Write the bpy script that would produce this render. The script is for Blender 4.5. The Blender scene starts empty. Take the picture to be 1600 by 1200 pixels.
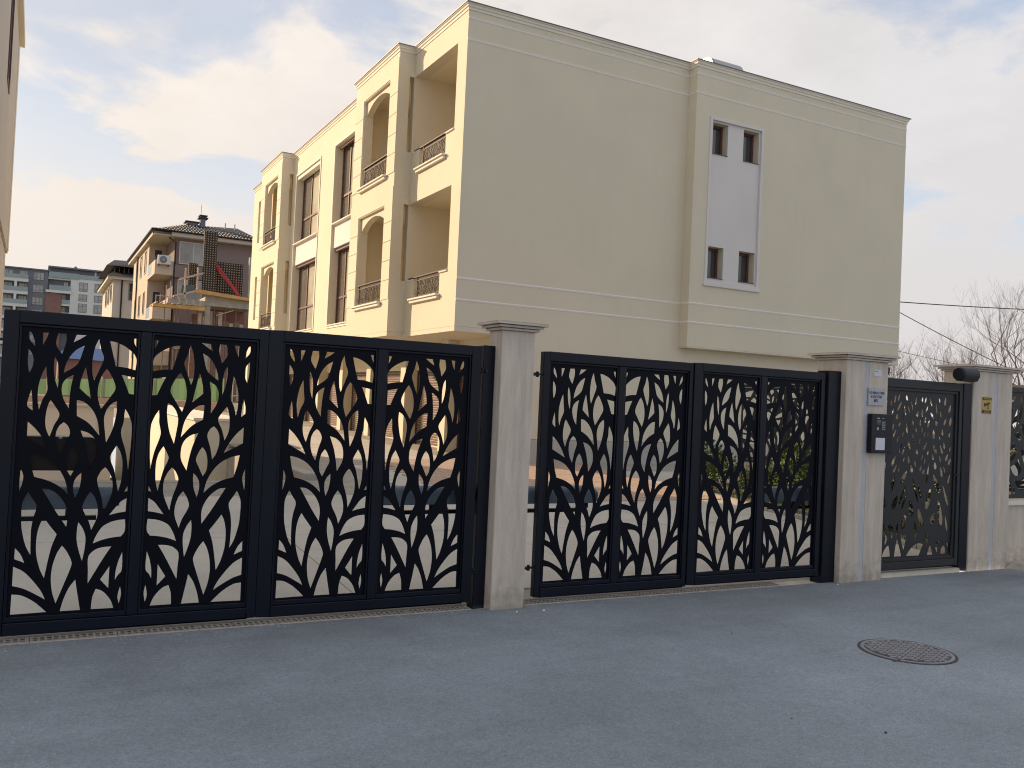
import bpy, math, random
from mathutils import Vector, Matrix, geometry
C = bpy.context.scene.collection
sc = bpy.context.scene
R = math.radians
random.seed(11)

# ------------------------------------------------------------ camera
cam_d = bpy.data.cameras.new('camera'); cam = bpy.data.objects.new('camera', cam_d); C.objects.link(cam)
FPX, YAW, PITCH, ROLL = 1392.747, 0.49104556, 0.02183249, 0.04547975
fw = Vector((math.sin(YAW)*math.cos(PITCH), math.cos(YAW)*math.cos(PITCH), math.sin(PITCH)))
r0 = Vector((math.cos(YAW), -math.sin(YAW), 0)); u0 = r0.cross(fw)
rr = math.cos(ROLL)*r0 + math.sin(ROLL)*u0; uu = -math.sin(ROLL)*r0 + math.cos(ROLL)*u0
cam.matrix_world = Matrix(((rr.x, uu.x, -fw.x, 0), (rr.y, uu.y, -fw.y, 0), (rr.z, uu.z, -fw.z, 1.6), (0, 0, 0, 1)))
cam_d.sensor_fit = 'HORIZONTAL'; cam_d.sensor_width = 36; cam_d.lens = 36*FPX/1600
cam_d.clip_start = 0.05; cam_d.clip_end = 4000
sc.camera = cam
sc.cycles.pixel_filter_type = 'BLACKMAN_HARRIS'; sc.cycles.filter_width = 1.1

# ------------------------------------------------------------ sky, sun, exposure
SKY_S, SKY_Z = 2.0, 9.2
SUN_AZ, SUN_EL = R(-40), R(21)            # azimuth measured from +Y towards +X
sd = Vector((math.sin(SUN_AZ)*math.cos(SUN_EL), math.cos(SUN_AZ)*math.cos(SUN_EL), math.sin(SUN_EL)))
sun_d = bpy.data.lights.new('sun', 'SUN'); sun = bpy.data.objects.new('sun', sun_d); C.objects.link(sun)
sun_d.energy = 2.0; sun_d.angle = R(0.9); sun_d.color = (1.0, 0.735, 0.49)
sun.rotation_euler = sd.to_track_quat('Z', 'Y').to_euler()
W = bpy.data.worlds.new('World'); sc.world = W; W.use_nodes = True
nt = W.node_tree; nt.nodes.clear()
def wn(t, **k):
    n = nt.nodes.new(t)
    for a, b in k.items(): setattr(n, a, b)
    return n
def wmath(op, a, b=None, clamp=False):
    n = wn('ShaderNodeMath', operation=op, use_clamp=clamp)
    for i, v in enumerate((a, b)):
        if v is None: continue
        if isinstance(v, (int, float)): n.inputs[i].default_value = v
        else: nt.links.new(v, n.inputs[i])
    return n.outputs[0]
out = wn('ShaderNodeOutputWorld'); bg = wn('ShaderNodeBackground'); nt.links.new(bg.outputs[0], out.inputs[0])
sky = wn('ShaderNodeTexSky', sky_type='NISHITA', sun_disc=False, sun_elevation=SUN_EL, sun_rotation=SUN_AZ, dust_density=0.8, air_density=1.0, ozone_density=2.0)
tc = wn('ShaderNodeTexCoord'); sep = wn('ShaderNodeSeparateXYZ'); nt.links.new(tc.outputs['Generated'], sep.inputs[0])
den = wmath('ADD', wmath('MAXIMUM', sep.outputs[2], 0.0), 0.22)
cx = wmath('DIVIDE', sep.outputs[0], den); cy = wmath('DIVIDE', sep.outputs[1], den)
cmb = wn('ShaderNodeCombineXYZ'); nt.links.new(cx, cmb.inputs[0]); nt.links.new(cy, cmb.inputs[1]); cmb.inputs[2].default_value = SKY_Z
ns = wn('ShaderNodeTexNoise'); nt.links.new(cmb.outputs[0], ns.inputs['Vector'])
ns.inputs['Scale'].default_value = SKY_S; ns.inputs['Detail'].default_value = 8; ns.inputs['Roughness'].default_value = 0.55; ns.inputs['Distortion'].default_value = 0.35
rmp = wn('ShaderNodeValToRGB'); nt.links.new(ns.outputs[0], rmp.inputs[0])
rmp.color_ramp.elements[0].position = 0.42; rmp.color_ramp.elements[1].position = 0.57
rmp.color_ramp.interpolation = 'EASE'
# clouds are brighter and warmer around the sun
dot = wn('ShaderNodeVectorMath', operation='DOT_PRODUCT'); nt.links.new(tc.outputs['Generated'], dot.inputs[0]); dot.inputs[1].default_value = sd
near = wmath('POWER', wmath('ADD', wmath('MULTIPLY', dot.outputs['Value'], 0.5), 0.5), 2.6)
# thin veil that thickens towards the horizon
veil = wmath('POWER', wmath('SUBTRACT', 1.0, wmath('MAXIMUM', sep.outputs[2], 0.0)), 4.0)
cov = wmath('MAXIMUM', wmath('ADD', wmath('MULTIPLY', rmp.outputs[0], 0.68), wmath('ADD', 0.40, wmath('MULTIPLY', near, 0.10))), wmath('MULTIPLY', veil, 1.75), True)
CLOUD_FAR, CLOUD_NEAR = (2.32, 2.38, 2.55, 1), (3.55, 3.10, 2.62, 1)
cm = wn('ShaderNodeMix', data_type='RGBA'); nt.links.new(near, cm.inputs[0]); cm.inputs[6].default_value = CLOUD_FAR; cm.inputs[7].default_value = CLOUD_NEAR
hz = wn('ShaderNodeMix', data_type='RGBA'); nt.links.new(wmath('MULTIPLY', veil, wmath('SUBTRACT', 1.1, near), True), hz.inputs[0]); nt.links.new(cm.outputs[2], hz.inputs[6]); hz.inputs[7].default_value = (2.42, 2.26, 2.20, 1)
mx = wn('ShaderNodeMix', data_type='RGBA'); nt.links.new(cov, mx.inputs[0]); sks = wn('ShaderNodeVectorMath', operation='SCALE'); nt.links.new(sky.outputs[0], sks.inputs[0]); nt.links.new(wmath('SUBTRACT', 0.84, wmath('MULTIPLY', near, 0.54)), sks.inputs['Scale']); nt.links.new(sks.outputs[0], mx.inputs[6]); ns2 = wn('ShaderNodeTexNoise'); nt.links.new(cmb.outputs[0], ns2.inputs['Vector']); ns2.inputs['Scale'].default_value = 4.2; ns2.inputs['Detail'].default_value = 7; ns2.inputs['Roughness'].default_value = 0.6
mr = wn('ShaderNodeMapRange'); nt.links.new(ns2.outputs[0], mr.inputs[0]); mr.inputs[1].default_value = 0.32; mr.inputs[2].default_value = 0.66; mr.inputs[3].default_value = 0.89; mr.inputs[4].default_value = 1.05
cs = wn('ShaderNodeVectorMath', operation='SCALE'); nt.links.new(hz.outputs[2], cs.inputs[0]); vv = wmath('MULTIPLY', veil, 1.9, True); nt.links.new(wmath('ADD', wmath('MULTIPLY', mr.outputs[0], wmath('SUBTRACT', 1.0, vv)), wmath('MULTIPLY', vv, 0.98)), cs.inputs['Scale'])
nt.links.new(cs.outputs[0], mx.inputs[7])
nt.links.new(mx.outputs[2], bg.inputs[0]); bg.inputs[1].default_value = 0.10
vs = sc.view_settings
vs.view_transform = 'Standard'; vs.look = 'None'; vs.exposure = 1.65; vs.gamma = 1; vs.use_curve_mapping = False

# ------------------------------------------------------------ materials
def mat(name, col, rough=0.8, var=0.0, vscale=4.0, bump=0.0, bscale=60.0, metal=0.0, col2=None, stretch=None, spec=0.5, trans=0.0, fine=0.0, streak=0.0, foot=0.0):
    m = bpy.data.materials.new(name); m.use_nodes = True
    t = m.node_tree; b = t.nodes['Principled BSDF']
    b.inputs['Base Color'].default_value = (*col, 1); b.inputs['Roughness'].default_value = rough
    b.inputs['Metallic'].default_value = metal; b.inputs['Specular IOR Level'].default_value = spec
    g = t.nodes.new('ShaderNodeNewGeometry'); vec = g.outputs['Position']
    if stretch:
        mp = t.nodes.new('ShaderNodeVectorMath'); mp.operation = 'MULTIPLY'; mp.inputs[1].default_value = stretch
        t.links.new(vec, mp.inputs[0]); vec = mp.outputs[0]
    if var > 0 or col2:
        n = t.nodes.new('ShaderNodeTexNoise'); n.inputs['Scale'].default_value = vscale; n.inputs['Detail'].default_value = 6; n.inputs['Roughness'].default_value = 0.62
        t.links.new(vec, n.inputs['Vector'])
        r = t.nodes.new('ShaderNodeMapRange'); r.inputs[1].default_value = 0.3; r.inputs[2].default_value = 0.7; t.links.new(n.outputs[0], r.inputs[0])
        x = t.nodes.new('ShaderNodeMix'); x.data_type = 'RGBA'
        c2 = col2 or tuple(c*(1-var) for c in col); c1 = col if col2 else tuple(min(1, c*(1+var*0.5)) for c in col)
        x.inputs[6].default_value = (*c1, 1); x.inputs[7].default_value = (*c2, 1)
        t.links.new(r.outputs[0], x.inputs[0]); src = x.outputs[2]
        if fine > 0:
            n2 = t.nodes.new('ShaderNodeTexNoise'); n2.inputs['Scale'].default_value = 90; n2.inputs['Detail'].default_value = 3; n2.inputs['Roughness'].default_value = 0.7
            t.links.new(g.outputs['Position'], n2.inputs['Vector'])
            r2 = t.nodes.new('ShaderNodeMapRange'); r2.inputs[1].default_value = 0.3; r2.inputs[2].default_value = 0.7; r2.inputs[3].default_value = 1-fine; r2.inputs[4].default_value = 1+fine
            t.links.new(n2.outputs[0], r2.inputs[0])
            h = t.nodes.new('ShaderNodeVectorMath'); h.operation = 'SCALE'; t.links.new(src, h.inputs[0]); t.links.new(r2.outputs[0], h.inputs['Scale']); src = h.outputs[0]
        def mulby(src, fac):
            h = t.nodes.new('ShaderNodeVectorMath'); h.operation = 'SCALE'; t.links.new(src, h.inputs[0]); t.links.new(fac, h.inputs['Scale']); return h.outputs[0]
        def mrange(v, a_, b_, c_, d_):
            n_ = t.nodes.new('ShaderNodeMapRange'); n_.inputs[1].default_value = a_; n_.inputs[2].default_value = b_; n_.inputs[3].default_value = c_; n_.inputs[4].default_value = d_; t.links.new(v, n_.inputs[0]); return n_.outputs[0]
        if streak > 0:      # faint rain runs down the render
            q = t.nodes.new('ShaderNodeVectorMath'); q.operation = 'MULTIPLY'; q.inputs[1].default_value = (5, 5, 0.22); t.links.new(g.outputs['Position'], q.inputs[0])
            n3 = t.nodes.new('ShaderNodeTexNoise'); n3.inputs['Scale'].default_value = 1.0; n3.inputs['Detail'].default_value = 6; n3.inputs['Roughness'].default_value = 0.7; t.links.new(q.outputs[0], n3.inputs['Vector'])
            src = mulby(src, mrange(n3.outputs[0], 0.48, 0.72, 1.0, 1-streak))
        if foot > 0:        # splashed dirt near the ground
            sz = t.nodes.new('ShaderNodeSeparateXYZ'); t.links.new(g.outputs['Position'], sz.inputs[0])
            n4 = t.nodes.new('ShaderNodeTexNoise'); n4.inputs['Scale'].default_value = 14; n4.inputs['Detail'].default_value = 5; t.links.new(g.outputs['Position'], n4.inputs['Vector'])
            ad_ = t.nodes.new('ShaderNodeMath'); ad_.operation = 'ADD'; t.links.new(sz.outputs[2], ad_.inputs[0]); t.links.new(mrange(n4.outputs[0], 0.3, 0.7, -0.12, 0.12), ad_.inputs[1])
            src = mulby(src, mrange(ad_.outputs[0], 0.0, 0.22, 1-foot, 1.0))
        t.links.new(src, b.inputs['Base Color'])
    if bump > 0:
        n = t.nodes.new('ShaderNodeTexNoise'); n.inputs['Scale'].default_value = bscale; n.inputs['Detail'].default_value = 4
        t.links.new(vec, n.inputs['Vector'])
        u = t.nodes.new('ShaderNodeBump'); u.inputs['Strength'].default_value = bump; u.inputs['Distance'].default_value = 0.01
        t.links.new(n.outputs[0], u.inputs['Height']); t.links.new(u.outputs[0], b.inputs['Normal'])
    return m
M = {}
M['plaster'] = mat('cream_plaster', (0.675, 0.61, 0.468), 0.9, var=0.045, vscale=0.8, bump=0.3, bscale=120, fine=0.05, streak=0.02)
M['belt'] = mat('pale_belt', (0.84, 0.82, 0.76), 0.8)
M['inside'] = mat('balcony_bounce_cream', (0.78, 0.69, 0.50), 0.9, var=0.03)  # plaster lightened to stand in for bounced light in the balcony recesses
M['trim'] = mat('pale_trim', (0.76, 0.71, 0.60), 0.85, var=0.08, vscale=1.5)
M['white_panel'] = mat('white_panel', (0.66, 0.63, 0.60), 0.85, var=0.05, vscale=1.0, bump=0.1)
M['plinth'] = mat('plinth_stone', (0.46, 0.43, 0.38), 0.85, var=0.12, vscale=2.0)
M['flashing'] = mat('roof_flashing', (0.13, 0.12, 0.12), 0.5, metal=0.4)
M['brown'] = mat('brown_frame', (0.11, 0.042, 0.033), 0.45)
M['dim_glass'] = mat('dim_pane', (0.15, 0.135, 0.11), 0.12, var=0.3, vscale=1.0, spec=0.8)
M['iron'] = mat('brown_iron', (0.026, 0.017, 0.016), 0.6)
M['gate'] = mat('gate_paint', (0.0022, 0.0052, 0.0135), 0.36, var=0.3, vscale=4.0, spec=0.27)
M['sheet'] = mat('gate_sheet', (0.0022, 0.0035, 0.008), 0.5, spec=0.12)
M['grey_paint'] = mat('fence_paint', (0.024, 0.026, 0.030), 0.5, var=0.2, vscale=3.0, spec=0.35)
M['pillar'] = mat('travertine', (0.68, 0.59, 0.49), 0.8, col2=(0.50, 0.435, 0.355), vscale=3.0, bump=0.3, bscale=30, stretch=(6, 6, 0.8), fine=0.06, streak=0.12, foot=0.30)
M['pillar_seam'] = mat('pale_seam', (0.47, 0.485, 0.51), 0.6, var=0.1, vscale=8)
M['cap'] = mat('pillar_cap', (0.60, 0.52, 0.44), 0.8, var=0.2, vscale=6, bump=0.3)
M['concrete'] = mat('concrete', (0.40, 0.37, 0.32), 0.9, var=0.2, vscale=3, bump=0.3)
M['paving'] = mat('paving', (0.50, 0.475, 0.42), 0.85, var=0.13, vscale=1.2, bump=0.2, fine=0.05)
M['joint'] = mat('paving_joint', (0.33, 0.31, 0.27), 0.95, var=0.2)
M['tan_brick'] = mat('tan_pavers', (0.46, 0.33, 0.25), 0.85, var=0.2, vscale=9, bump=0.2)
M['paper'] = mat('white_paper', (0.64, 0.66, 0.70), 0.6, var=0.05, vscale=20)
M['plate'] = mat('sign_plate', (0.42, 0.43, 0.46), 0.5, var=0.08, vscale=12)
M['black'] = mat('black_plastic', (0.006, 0.008, 0.016), 0.35, spec=0.3)
M['ink'] = mat('ink', (0.01, 0.01, 0.015), 0.6)
M['yellow'] = mat('sticker_yellow', (0.50, 0.34, 0.08), 0.55, var=0.1, vscale=40)
M['sticker_dark'] = mat('sticker_dark', (0.035, 0.025, 0.02), 0.5)
M['screen'] = mat('intercom_screen', (0.05, 0.085, 0.09), 0.15)
M['keys'] = mat('key_grey', (0.19, 0.24, 0.26), 0.3)
M['motor'] = mat('motor_case', (0.15, 0.19, 0.235), 0.4, var=0.1, vscale=5)
M['smoked'] = mat('smoked_box', (0.012, 0.008, 0.006), 0.35, spec=0.2)
M['slat'] = mat('shutter_slat', (0.13, 0.07, 0.055), 0.6, var=0.1, vscale=3)
M['slat_back'] = mat('shutter_back', (0.60, 0.52, 0.42), 0.7)
M['glass'] = mat('window_glass', (0.045, 0.05, 0.05), 0.06, spec=0.9)
M['curtain_reflection'] = mat('curtain_reflection_pane', (0.46, 0.44, 0.34), 0.18, var=0.35, vscale=1.1, spec=0.7)  # pale curtains behind glass; also sky reflection painted as the same tone
M['grate'] = mat('drain_iron', (0.30, 0.275, 0.24), 0.6, var=0.25, vscale=10)
M['pit'] = mat('drain_dark', (0.03, 0.028, 0.025), 0.9)
M['manhole'] = mat('manhole_iron', (0.27, 0.27, 0.285), 0.6, var=0.2, vscale=9)
M['manhole_low'] = mat('manhole_recess', (0.05, 0.052, 0.062), 0.8)
M['zinc'] = mat('zinc_duct', (0.36, 0.38, 0.37), 0.4, metal=0.5)
M['bark'] = mat('bare_bark', (0.10, 0.072, 0.062), 0.9, var=0.25, vscale=3)
M['cable'] = mat('cable_black', (0.05, 0.045, 0.05), 0.7)
M['hessian'] = mat('green_mesh', (0.22, 0.35, 0.22), 0.85, var=0.22, vscale=1.2, bump=0.4, bscale=8)
hm = M['hessian']; hm.node_tree.nodes['Principled BSDF'].inputs['Base Color'].default_value = (0.42, 0.52, 0.40, 1)
_t = hm.node_tree; _tr = _t.nodes.new('ShaderNodeBsdfTranslucent'); _tr.inputs[0].default_value = (0.42, 0.54, 0.39, 1); _mx = _t.nodes.new('ShaderNodeMixShader'); _mx.inputs[0].default_value = 0.55
_o = _t.nodes['Material Output']; _t.links.new(_t.nodes['Principled BSDF'].outputs[0], _mx.inputs[1]); _t.links.new(_tr.outputs[0], _mx.inputs[2]); _t.links.new(_mx.outputs[0], _o.inputs[0])
M['wood'] = mat('raw_timber', (0.56, 0.33, 0.11), 0.8, var=0.3, vscale=2)
M['wood_pale'] = mat('pale_timber', (0.52, 0.39, 0.30), 0.8, var=0.2, vscale=2)
M['wood_red'] = mat('red_brown_boards', (0.24, 0.15, 0.115), 0.85, var=0.3, vscale=2.5)
M['formwork'] = mat('formwork_frame', (0.030, 0.020, 0.014), 0.8, var=0.3, vscale=3)
M['formwork_hole'] = mat('formwork_panel', (0.50, 0.41, 0.28), 0.8, var=0.25, vscale=4)
M['red'] = mat('red_steel', (0.42, 0.025, 0.03), 0.5)
M['mauve'] = mat('mauve_plaster', (0.22, 0.165, 0.155), 0.9, var=0.08, vscale=0.5)
M['house_cream'] = mat('house_cream', (0.54, 0.45, 0.35), 0.9, var=0.08, vscale=0.5)
M['house_white'] = mat('house_white', (0.55, 0.51, 0.45), 0.9, var=0.06, vscale=0.5)
M['tiles'] = mat('dark_tiles', (0.018, 0.019, 0.025), 0.6, var=0.3, vscale=3)
M['dark_wall'] = mat('hazed_slate', (0.16, 0.175, 0.20), 0.85, var=0.1, vscale=0.2)  # slate lightened in colour to stand in for distance haze
M['pale_wall'] = mat('pale_render', (0.64, 0.65, 0.64), 0.85, var=0.05, vscale=0.2)
M['brick_red'] = mat('red_brick', (0.24, 0.13, 0.11), 0.85, var=0.2, vscale=0.8)
M['far_glass'] = mat('balcony_glass', (0.26, 0.33, 0.34), 0.15, var=0.1, vscale=0.3)
M['far_pane'] = mat('far_pane', (0.36, 0.36, 0.34), 0.12, var=0.4, vscale=0.5)
M['bluetarp'] = mat('blue_sheet_roof', (0.12, 0.19, 0.38), 0.6, var=0.15)
M['white_ac'] = mat('white_metal', (0.60, 0.57, 0.52), 0.5)
M['earth'] = mat('earth', (0.24, 0.19, 0.13), 0.95, col2=(0.13, 0.14, 0.07), vscale=0.3, bump=0.4, bscale=3)
def leafmat(name, a, b):
    m = mat(name, a, 0.55, col2=b, vscale=7)
    m.node_tree.nodes['Principled BSDF'].inputs['Specular IOR Level'].default_value = 0.4
    return m
M['leaf'] = leafmat('laurel_leaf', (0.045, 0.085, 0.022), (0.11, 0.14, 0.03))
M['leaf_dark'] = leafmat('dark_leaf', (0.022, 0.05, 0.022), (0.05, 0.085, 0.03))
M['grass'] = leafmat('grass_blade', (0.07, 0.12, 0.02), (0.12, 0.16, 0.04))

# asphalt: worn surface with specks, soft patches
def asphalt():
    m = bpy.data.materials.new('asphalt'); m.use_nodes = True; t = m.node_tree; b = t.nodes['Principled BSDF']
    g = t.nodes.new('ShaderNodeNewGeometry')
    def noise(s, d, r=0.6, st=None):
        n = t.nodes.new('ShaderNodeTexNoise'); n.inputs['Scale'].default_value = s; n.inputs['Detail'].default_value = d; n.inputs['Roughness'].default_value = r
        v = g.outputs['Position']
        if st:
            q = t.nodes.new('ShaderNodeVectorMath'); q.operation = 'MULTIPLY'; q.inputs[1].default_value = st; t.links.new(v, q.inputs[0]); v = q.outputs[0]
        t.links.new(v, n.inputs['Vector']); return n.outputs[0]
    def rng(v, a, b_, c, d):
        n = t.nodes.new('ShaderNodeMapRange'); n.inputs[1].default_value = a; n.inputs[2].default_value = b_; n.inputs[3].default_value = c; n.inputs[4].default_value = d; t.links.new(v, n.inputs[0]); return n.outputs[0]
    def mul(a, b_):
        n = t.nodes.new('ShaderNodeMath'); n.operation = 'MULTIPLY'
        for i, v in enumerate((a, b_)):
            if isinstance(v, float): n.inputs[i].default_value = v
            else: t.links.new(v, n.inputs[i])
        return n.outputs[0]
    big = rng(noise(0.42, 5, 0.55), 0.3, 0.7, 0.80, 1.13)
    mid = rng(noise(2.6, 7, 0.7), 0.3, 0.7, 0.91, 1.08)
    grain = rng(noise(170, 2, 0.7), 0.35, 0.65, 0.80, 1.20)
    vor = t.nodes.new('ShaderNodeTexVoronoi'); vor.inputs['Scale'].default_value = 32; t.links.new(g.outputs['Position'], vor.inputs['Vector'])
    seed = rng(noise(9, 2), 0.55, 0.62, 0, 1)
    pit = t.nodes.new('ShaderNodeMath'); pit.operation = 'LESS_THAN'; t.links.new(vor.outputs['Distance'], pit.inputs[0]); pit.inputs[1].default_value = 0.09
    spk = rng(mul(pit.outputs[0], seed), 0, 1, 1.0, 0.55)
    g2 = rng(noise(55, 3, 0.75), 0.3, 0.7, 0.91, 1.09); g3 = rng(noise(18, 4, 0.7), 0.3, 0.7, 0.93, 1.07)
    v2 = t.nodes.new('ShaderNodeTexVoronoi'); v2.inputs['Scale'].default_value = 95; t.links.new(g.outputs['Position'], v2.inputs['Vector'])
    sp = t.nodes.new('ShaderNodeSeparateColor'); t.links.new(v2.outputs['Color'], sp.inputs[0])
    stones = rng(sp.outputs[0], 0, 1, 0.86, 1.14)
    sx = t.nodes.new('ShaderNodeSeparateXYZ'); t.links.new(g.outputs['Position'], sx.inputs[0])
    wob = rng(noise(1.1, 5, 0.6), 0.3, 0.7, -0.7, 0.7)
    ad = t.nodes.new('ShaderNodeMath'); ad.operation = 'ADD'; t.links.new(sx.outputs[1], ad.inputs[0]); t.links.new(wob, ad.inputs[1])
    dirt = rng(ad.outputs[0], 4.9, 6.3, 1.0, 0.80)            # damp grime swept against the gates
    rut = rng(noise(0.9, 3, 0.5, (0.35, 2.4, 1)), 0.52, 0.66, 1.0, 0.90)
    f = mul(mul(mul(mul(big, mid), mul(grain, spk)), mul(g2, g3)), mul(stones, mul(dirt, rut)))
    s = t.nodes.new('ShaderNodeVectorMath'); s.operation = 'SCALE'; s.inputs[0].default_value = (0.246, 0.282, 0.318); t.links.new(f, s.inputs['Scale'])
    t.links.new(s.outputs[0], b.inputs['Base Color']); b.inputs['Roughness'].default_value = 0.85
    u = t.nodes.new('ShaderNodeBump'); u.inputs['Strength'].default_value = 0.6; u.inputs['Distance'].default_value = 0.004
    t.links.new(noise(140, 3, 0.7), u.inputs['Height']); t.links.new(u.outputs[0], b.inputs['Normal'])
    return m
M['asphalt'] = asphalt()

# ------------------------------------------------------------ helpers
LOC = {}
def tag(o, label=None, cat=None, group=None, kind=None):
    if label: o['label'] = label
    if cat: o['category'] = cat
    if group: o['group'] = group
    if kind: o['kind'] = kind
    return o
def thing(name, label, cat, loc=(0, 0, 0), group=None):
    o = bpy.data.objects.new(name, None); C.objects.link(o); o.location = loc; o.empty_display_size = 0.1
    LOC[o.name] = Vector(loc)
    return tag(o, label, cat, group)
def link_mesh(name, me, parent=None):
    o = bpy.data.objects.new(name, me); C.objects.link(o)
    if parent: o.parent = parent
    return o
class MB:
    def __init__(s): s.v = []; s.f = []
    def poly(s, pts):
        n = len(s.v); s.v += [tuple(p) for p in pts]; s.f.append(tuple(range(n, n+len(pts)))); return s
    def box(s, x0, x1, y0, y1, z0, z1):
        if x0 > x1: x0, x1 = x1, x0
        if y0 > y1: y0, y1 = y1, y0
        if z0 > z1: z0, z1 = z1, z0
        n = len(s.v)
        s.v += [(x, y, z) for z in (z0, z1) for x, y in ((x0, y0), (x1, y0), (x1, y1), (x0, y1))]
        s.f += [tuple(n+i for i in q) for q in ((3, 2, 1, 0), (4, 5, 6, 7), (0, 1, 5, 4), (1, 2, 6, 5), (2, 3, 7, 6), (3, 0, 4, 7))]
        return s
    def hexa(s, p):      # 8 points: bottom ring 4 (ccw), top ring 4
        n = len(s.v); s.v += [tuple(q) for q in p]
        s.f += [tuple(n+i for i in q) for q in ((3, 2, 1, 0), (4, 5, 6, 7), (0, 1, 5, 4), (1, 2, 6, 5), (2, 3, 7, 6), (3, 0, 4, 7))]
        return s
    def tube(s, pts, rad, seg=6, cap=True):
        pts = [Vector(p) for p in pts]; n0 = len(s.v); k = len(pts)
        rads = rad if isinstance(rad, (list, tuple)) else [rad]*k
        up = None
        for i, p in enumerate(pts):
            d = (pts[min(i+1, k-1)]-pts[max(i-1, 0)]).normalized()
            a = d.cross(Vector((0, 0, 1)) if abs(d.z) < 0.95 else Vector((1, 0, 0))).normalized()
            if up is not None:
                a2 = up - d*up.dot(d)
                if a2.length > 1e-4: a = a2.normalized()
            up = a; b = d.cross(a)
            for j in range(seg):
                t = 2*math.pi*j/seg + math.pi/seg; s.v.append(tuple(p + (a*math.cos(t)+b*math.sin(t))*rads[i]))
        for i in range(k-1):
            for j in range(seg):
                a_ = n0+i*seg+j; b_ = n0+i*seg+(j+1) % seg
                s.f.append((a_, b_, b_+seg, a_+seg))
        if cap:
            s.f.append(tuple(n0+j for j in range(seg))[::-1]); s.f.append(tuple(n0+(k-1)*seg+j for j in range(seg)))
        return s
    def wall(s, ax, a0, a1, u0, u1, v0, v1, holes=()):
        """slab with rectangular holes; ax 'x' -> normal X (u=y, v=z), 'y' -> normal Y (u=x, v=z), 'z' -> normal Z (u=x, v=y)"""
        us = sorted({u0, u1, *[min(max(h[i], u0), u1) for h in holes for i in (0, 1)]})
        vs_ = sorted({v0, v1, *[min(max(h[i], v0), v1) for h in holes for i in (2, 3)]})
        nu, nv = len(us)-1, len(vs_)-1
        def solid(i, j):
            if i < 0 or j < 0 or i >= nu or j >= nv: return False
            cu, cv = (us[i]+us[i+1])/2, (vs_[j]+vs_[j+1])/2
            return not any(h[0] < cu < h[1] and h[2] < cv < h[3] for h in holes)
        def P(a, u, v): return {'x': (a, u, v), 'y': (u, a, v), 'z': (u, v, a)}[ax]
        for i in range(nu):
            for j in range(nv):
                if not solid(i, j): continue
                ua, ub, va, vb = us[i], us[i+1], vs_[j], vs_[j+1]
                s.poly([P(a0, ua, va), P(a0, ub, va), P(a0, ub, vb), P(a0, ua, vb)]); s.poly([P(a1, ua, va), P(a1, ua, vb), P(a1, ub, vb), P(a1, ub, va)])
                if not solid(i-1, j): s.poly([P(a0, ua, va), P(a0, ua, vb), P(a1, ua, vb), P(a1, ua, va)])
                if not solid(i+1, j): s.poly([P(a0, ub, va), P(a1, ub, va), P(a1, ub, vb), P(a0, ub, vb)])
                if not solid(i, j-1): s.poly([P(a0, ua, va), P(a1, ua, va), P(a1, ub, va), P(a0, ub, va)])
                if not solid(i, j+1): s.poly([P(a0, ua, vb), P(a0, ub, vb), P(a1, ub, vb), P(a1, ua, vb)])
        return s
    def sweep(s, path, prof):
        """path: xy points, outward side on the LEFT of travel... prof: (offset outward, z) points"""
        pts = [Vector((p[0], p[1])) for p in path]; k = len(pts); offs = []
        for i in range(k):
            def nrm(a, b): d = (b-a).normalized(); return Vector((-d.y, d.x))
            if i == 0: m = nrm(pts[0], pts[1])
            elif i == k-1: m = nrm(pts[-2], pts[-1])
            else:
                n1, n2 = nrm(pts[i-1], pts[i]), nrm(pts[i], pts[i+1]); m = (n1+n2); m = m/max(1e-6, (1+n1.dot(n2)))
            offs.append(m)
        n0 = len(s.v); q = len(prof)
        for i in range(k):
            for o, z in prof: s.v.append((pts[i].x+offs[i].x*o, pts[i].y+offs[i].y*o, z))
        for i in range(k-1):
            for j in range(q):
                a = n0+i*q+j; b = n0+i*q+(j+1) % q
                s.f.append((a, b, b+q, a+q))
        s.f.append(tuple(n0+j for j in range(q))); s.f.append(tuple(n0+(k-1)*q+j for j in range(q))[::-1])
        return s
    def mesh(s, name, m, off=None, smooth=False):
        me = bpy.data.meshes.new(name)
        vv = s.v if off is None else [(x-off[0], y-off[1], z-off[2]) for x, y, z in s.v]
        me.from_pydata(vv, [], s.f); me.materials.append(m)
        if smooth: me.polygons.foreach_set('use_smooth', [True]*len(me.polygons))
        me.update(); return me
    def build(s, name, m, parent=None, bevel=0, smooth=False, kind=None, fix=True):
        off = None; p = parent
        while p is not None:
            if p.name in LOC: off = LOC[p.name]; break
            p = p.parent
        me = s.mesh(name, m, off, smooth)
        if fix and len(s.f) < 60000:
            import bmesh
            bm = bmesh.new(); bm.from_mesh(me)
            if fix != 'keep': bmesh.ops.remove_doubles(bm, verts=bm.verts, dist=1e-5)
            bmesh.ops.recalc_face_normals(bm, faces=bm.faces); bm.to_mesh(me); bm.free()
        o = link_mesh(name, me, parent)
        if bevel:
            bv = o.modifiers.new('bevel', 'BEVEL'); bv.width = bevel; bv.segments = 2; bv.limit_method = 'ANGLE'; bv.angle_limit = R(40)
        if kind: o['kind'] = kind
        return o
def box(name, x0, x1, y0, y1, z0, z1, m, parent=None, bevel=0, kind=None):
    return MB().box(x0, x1, y0, y1, z0, z1).build(name, m, parent, bevel, kind=kind)
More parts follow.
